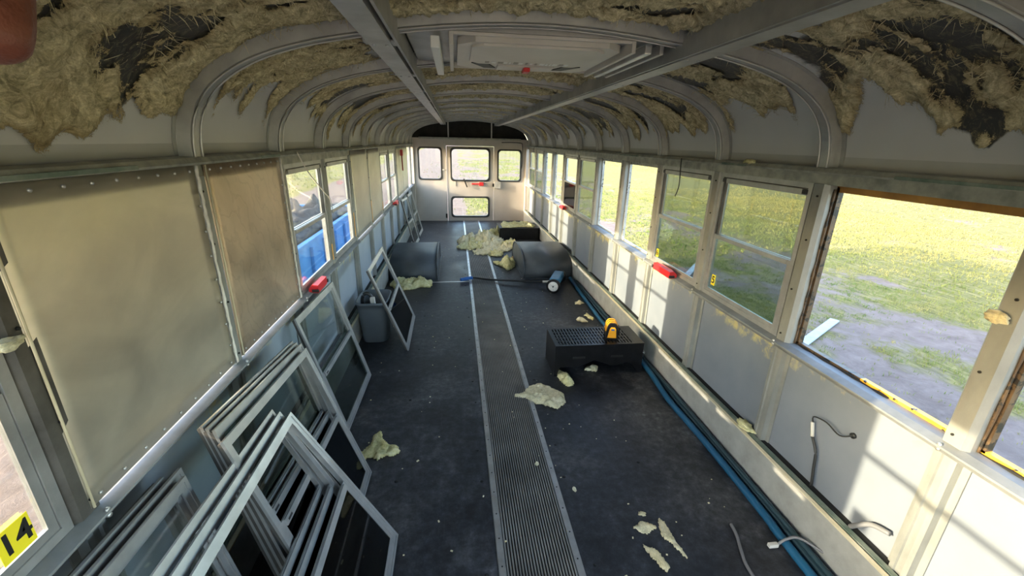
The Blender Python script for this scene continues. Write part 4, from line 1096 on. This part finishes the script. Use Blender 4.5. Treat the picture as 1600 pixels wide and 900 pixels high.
# few metal fillings / pale flakes in the aisle
for (x, y, lb) in ((.085, 1.735, 'small pale flake on the ribbed aisle, lower middle'), (.235, 1.555, 'small white pebble beside the right aisle strip')):
    b = MB()
    vs = [Vector((x + .011 * math.cos(a) * r.uniform(.7, 1.2), y + .014 * math.sin(a) * r.uniform(.7, 1.2), .0066 if x < .15 else .001)) for a in [q * PI / 4 for q in range(8)]]
    top = [v + Vector((0, 0, .005)) for v in vs]; b.faces(vs + top, [tuple(range(8))[::-1], tuple(range(8, 16))] + [(q, (q + 1) % 8, 8 + (q + 1) % 8, 8 + q) for q in range(8)], M['fibre_w'])
    tag(b.done('pale_flake'), lb, 'debris')
# wool tufts caught on the frames
def tuft(p, r, label, m='fibre_w', sc=(1, 1, 1), seed=0):
    b = MB(); t = bmesh.new(); bmesh.ops.create_icosphere(t, subdivisions=3, radius=1)
    vs = []
    for v in t.verts:
        n = 1 + .55 * fr(v.co + Vector((seed, 0, 0)), 1.6, 4); vs.append(Vector(p) + Vector((v.co.x * sc[0], v.co.y * sc[1], v.co.z * sc[2])) * r * n)
    t.verts.index_update(); b.faces(vs, [[q.index for q in f.verts] for f in t.faces], M[m], True); t.free()
    return tag(b.done('insulation_tuft'), label, 'insulation')
tuft((-HW + .020, .815, 1.205), .022, 'pale wool tuft stuck on the dark post at the left edge', sc=(.6, 1.2, .5), seed=1)
tuft((HW - .018, .872, 1.165), .020, 'wool tuft stuck on the nearest right post', sc=(.6, 1.3, .8), seed=2)
tuft((HW - .020, 1.63, .250), .034, 'brownish wool tuft caught on the right ledge below the numbered window', 'fibre', (.8, 1.6, .4), 3)
tuft((HW - .03, 1.98, 1.515), .020, 'wool tuft on the right rail above the numbered window', 'fibre', (.7, 2.2, .5), 4)
b = MB(); b.box((-1.02, 6.10, .001), (-.80, 6.16, .012), M['alu'], bev=.002)
tag(b.done('metal_strip'), 'short flat aluminium offcut lying crosswise behind the left wheel box', 'metal strip')
b = MB(); b.box((-1.04, 6.2, .001), (-.99, 6.9, .010), M['alu'], bev=.002)
tag(b.done('metal_strip'), 'long flat aluminium offcut along the foot of the left wall, far end', 'metal strip')

# ------------------------------------------------------------------ outside
def soil_mask(x, y):
    n = fr((x, y * .8, 3), .55, 4)
    if x > 0:
        k = .42 + .55 * n
        if x < 3.2: k += .15
        if 4.2 < x < 8 and 2 < y < 9: k += .14
        if x > 9: k -= .35
        if x > 26: k += .3
        return k
    k = .85 + .3 * n
    if x < -8: k -= .55
    return k
def GH(x, y):
    d = max(0, abs(x) - 8); return GZ + .035 * fr((x, y, 0), .5, 3) * (1 if abs(x) < 20 else 1.5) + .0009 * d * d * (1 if d < 60 else 1)* .1 + .012 * max(0, y - 12) * .5
def ground():
    def axis(lo, hi, fine_lo, fine_hi, f, c):
        v = []; a = lo
        while a < hi:
            v.append(a); a += f if fine_lo <= a < fine_hi else c * (1 + .04 * min(abs(a - fine_lo), abs(a - fine_hi)))
        v.append(hi); return v
    xs = axis(-90, 150, -6, 16, .16, .5); ys = axis(-40, 260, -3, 14, .16, .5)
    vs, st = [], []
    for x in xs:
        for y in ys: vs.append((x, y, GH(x, y))); st.append(soil_mask(x, y))
    n = len(ys); fs = [(i * n + j, (i + 1) * n + j, (i + 1) * n + j + 1, i * n + j + 1) for i in range(len(xs) - 1) for j in range(n - 1)]
    me = bpy.data.meshes.new('ground'); me.from_pydata(vs, [], fs); a = me.attributes.new('soil', 'FLOAT', 'POINT'); a.data.foreach_set('value', st)
    me.materials.append(M['ground']); me.polygons.foreach_set('use_smooth', [True] * len(fs))
    o = bpy.data.objects.new('ground', me); COL.objects.link(o); struct(o)
ground()
def grass():
    r = random.Random(21); vs, fs = [], []
    def blade(x, y, h, wd):
        a = r.uniform(0, 2 * PI); z = GH(x, y) - .005; lx, ly = r.uniform(-.5, .5) * h, r.uniform(-.5, .5) * h; dx, dy = math.cos(a) * wd, math.sin(a) * wd
        k = len(vs); vs.extend([(x - dx, y - dy, z), (x + dx, y + dy, z), (x + lx * .4 + dx * .7, y + ly * .4 + dy * .7, z + h * .6), (x + lx * .4 - dx * .7, y + ly * .4 - dy * .7, z + h * .6), (x + lx, y + ly, z + h)])
        fs.extend([(k, k + 1, k + 2, k + 3), (k + 3, k + 2, k + 4)])
    def zone(n, x0, x1, y0, y1, h, wd, thr=.48):
        c = 0
        for _ in range(n):
            x, y = r.uniform(x0, x1), r.uniform(y0, y1); s = soil_mask(x, y) + .25 * fr((x, y, 8), 3.5, 2)
            if s > thr and r.random() > .06: continue
            for _ in range(3): blade(x + r.uniform(-.03, .03), y + r.uniform(-.03, .03), h * r.uniform(.5, 1.2), wd)
    zone(26000, 2.2, 9, -.5, 9.5, .045, .0035)
    zone(22000, 9, 18, -1, 22, .055, .007, .6)
    zone(12000, 3, 18, 9.5, 26, .06, .008, .6)
    zone(14000, 18, 45, 0, 60, .09, .016, .7)
    zone(7000, -3, 8, 10, 60, .08, .014, .6)
    zone(9000, -40, -8, 4, 60, .09, .016, .6)
    me = bpy.data.meshes.new('grass'); me.from_pydata(vs, [], fs); me.materials.append(M['grass'])
    o = bpy.data.objects.new('grass', me); COL.objects.link(o); tag(o, 'patchy dry grass growing on the ground outside the windows', 'grass', kind='stuff')
grass()
def plank(a, b_, w, label):
    a, b_ = Vector((*a, 0)), Vector((*b_, 0)); d = (b_ - a); L = d.length; R = Matrix.Translation((a.x, a.y, GH(*((a + b_) / 2)[:2]) + .02)) @ Matrix.Rotation(math.atan2(d.y, d.x), 4, 'Z')
    q = MB(); q.box((0, -w / 2, 0), (L, w / 2, .025), M['plank'], R, bev=.003); tag(q.done('plank'), label, 'plank')
plank((4.30, 4.72), (5.82, 5.66), .13, 'pale grey plank lying on the grass outside the open near right window')
plank((4.45, 8.0), (5.5, 9.2), .12, 'pale plank on the ground seen behind the red box on the right')
# blue skip and its load
SKH = .80
t = empty('blue_skip', (-4.1, 9.6, GZ)); tag(t, 'blue steel skip parked outside the near left windows', 'skip')
b = MB(); x0, x1, y0, y1, h = -1.05, 1.05, -3.4, 3.2, SKH
for (lo, hi) in (((x0, y0, .12), (x0 + .06, y1, h)), ((x1 - .06, y0, .12), (x1, y1, h)), ((x0 + .06, y0, .12), (x1 - .06, y0 + .06, h)), ((x0 + .06, y1 - .06, .12), (x1 - .06, y1, h)), ((x0 + .06, y0 + .06, .12), (x1 - .06, y1 - .06, .2))): b.box(lo, hi, M['skip'])
b.done('tub', None, t)
b = MB()
for k in range(8): b.box((x1, y0 + .3 + k * .83, .15), (x1 + .06, y0 + .38 + k * .83, h - .08), M['skip'], bev=.008)
b.done('side_rib', None, t)
b = MB(); b.ring(x1 - x0 + .1, .09, .09, 0, .01) if False else None
b.box((x0 - .04, y0 - .04, h), (x0 + .06, y1 + .04, h + .06), M['skip'], bev=.01); b.box((x1 - .06, y0 - .04, h), (x1 + .04, y1 + .04, h + .06), M['skip'], bev=.01)
b.box((x0 + .06, y0 - .04, h), (x1 - .06, y0 + .06, h + .06), M['skip'], bev=.01); b.box((x0 + .06, y1 - .06, h), (x1 - .06, y1 + .04, h + .06), M['skip'], bev=.01)
b.done('rim', None, t)
b = MB(); b.box((x0 + .1, y0 + .2, 0), (x0 + .25, y1 - .2, .12), M['black']); b.box((x1 - .25, y0 + .2, 0), (x1 - .1, y1 - .2, .12), M['black']); b.done('skid', None, t)
o = scrap('rubble', [(-5.05, 6.4), (-3.2, 6.4), (-3.2, 12.6), (-5.05, 12.6)], .42, 'dark rubble heaped in the blue skip outside', base=GZ + SKH - .06, res=.08, seed=50, lump=1.6, rag=.0)
o.data.materials.clear(); o.data.materials.append(M['rubble']); o['category'] = 'rubble'; o['kind'] = 'stuff'

# ------------------------------------------------------------------ the photographer's fingertip at the lens
def finger():
    d0 = .078; axis = [(-22, 92), (-30, 40), (-40, -60), (-52, -190), (-60, -330), (-70, -480), (-90, -640)]
    rad = [.0062, .0078, .0082, .0079, .0088, .0084, .0095]
    dep = [d0, d0, d0 + .001, d0 + .002, d0 + .0, d0 - .006, d0 - .014]
    pts = [pix(px, py, dd) for (px, py), dd in zip(axis, dep)]
    me = bpy.data.meshes.new('finger'); me.from_pydata([tuple(p) for p in pts], [(i, i + 1) for i in range(len(pts) - 1)], [])
    o = bpy.data.objects.new('person', me); COL.objects.link(o)
    md = o.modifiers.new('skin', 'SKIN'); sv = me.skin_vertices[0].data if me.skin_vertices else None
    if sv is None:
        bpy.context.view_layer.objects.active = o; sv = me.skin_vertices[0].data
    for v, r_ in zip(sv, rad): v.radius = (r_, r_)
    sv[len(pts) - 1].use_root = True
    sb = o.modifiers.new('sub', 'SUBSURF'); sb.levels = 2; sb.render_levels = 3; md.use_smooth_shade = True
    dg = bpy.context.evaluated_depsgraph_get(); m2 = bpy.data.meshes.new_from_object(o.evaluated_get(dg)); o.modifiers.clear(); o.data = m2
    m2.materials.clear(); m2.materials.append(M['skinp'])
    tag(o, 'person, only a bare fingertip reaching in at the top left corner', 'person')
    return o, pts
try: finger()
except Exception as ex: print('FINGER', ex)

# every rivet, bracket and slot becomes a part of its own
def split_loose(o):
    bm = bmesh.new(); bm.from_mesh(o.data); bm.verts.ensure_lookup_table(); seen = set(); comps = []
    for v in bm.verts:
        if v.index in seen: continue
        st = [v]; seen.add(v.index); c = []
        while st:
            q = st.pop(); c.append(q.index)
            for e in q.link_edges:
                w_ = e.other_vert(q)
                if w_.index not in seen: seen.add(w_.index); st.append(w_)
        comps.append(c)
    if len(comps) < 2: bm.free(); return
    for c in comps:
        cs = {v: k for k, v in enumerate(c)}; me = bpy.data.meshes.new(o.data.name)
        fl = [f for f in bm.faces if f.verts[0].index in cs]
        me.from_pydata([bm.verts[v].co[:] for v in c], [], [[cs[v.index] for v in f.verts] for f in fl])
        for mt in o.data.materials: me.materials.append(mt)
        for p_, f in zip(me.polygons, fl): p_.material_index = f.material_index; p_.use_smooth = f.smooth
        n_ = bpy.data.objects.new(o.name.split('.')[0], me); COL.objects.link(n_); n_.parent = o.parent
        n_.matrix_parent_inverse = o.matrix_parent_inverse.copy(); n_.matrix_local = o.matrix_local.copy()
    bm.free(); bpy.data.objects.remove(o)
for o in [o for o in bpy.data.objects if o.type == 'MESH' and o.parent and o.name.split('.')[0] in
          ('rivet', 'end_bracket', 'grip_recess', 'side_track', 'front_slot', 'side_rib', 'skid', 'yellow_guard', 'door_hinge', 'paint_streak')]:
    split_loose(o)

# ------------------------------------------------------------------ view
S.view_settings.view_transform = 'Standard'; S.view_settings.look = 'None'; S.view_settings.gamma = 1; S.view_settings.use_curve_mapping = False
S.view_settings.exposure = 1.08
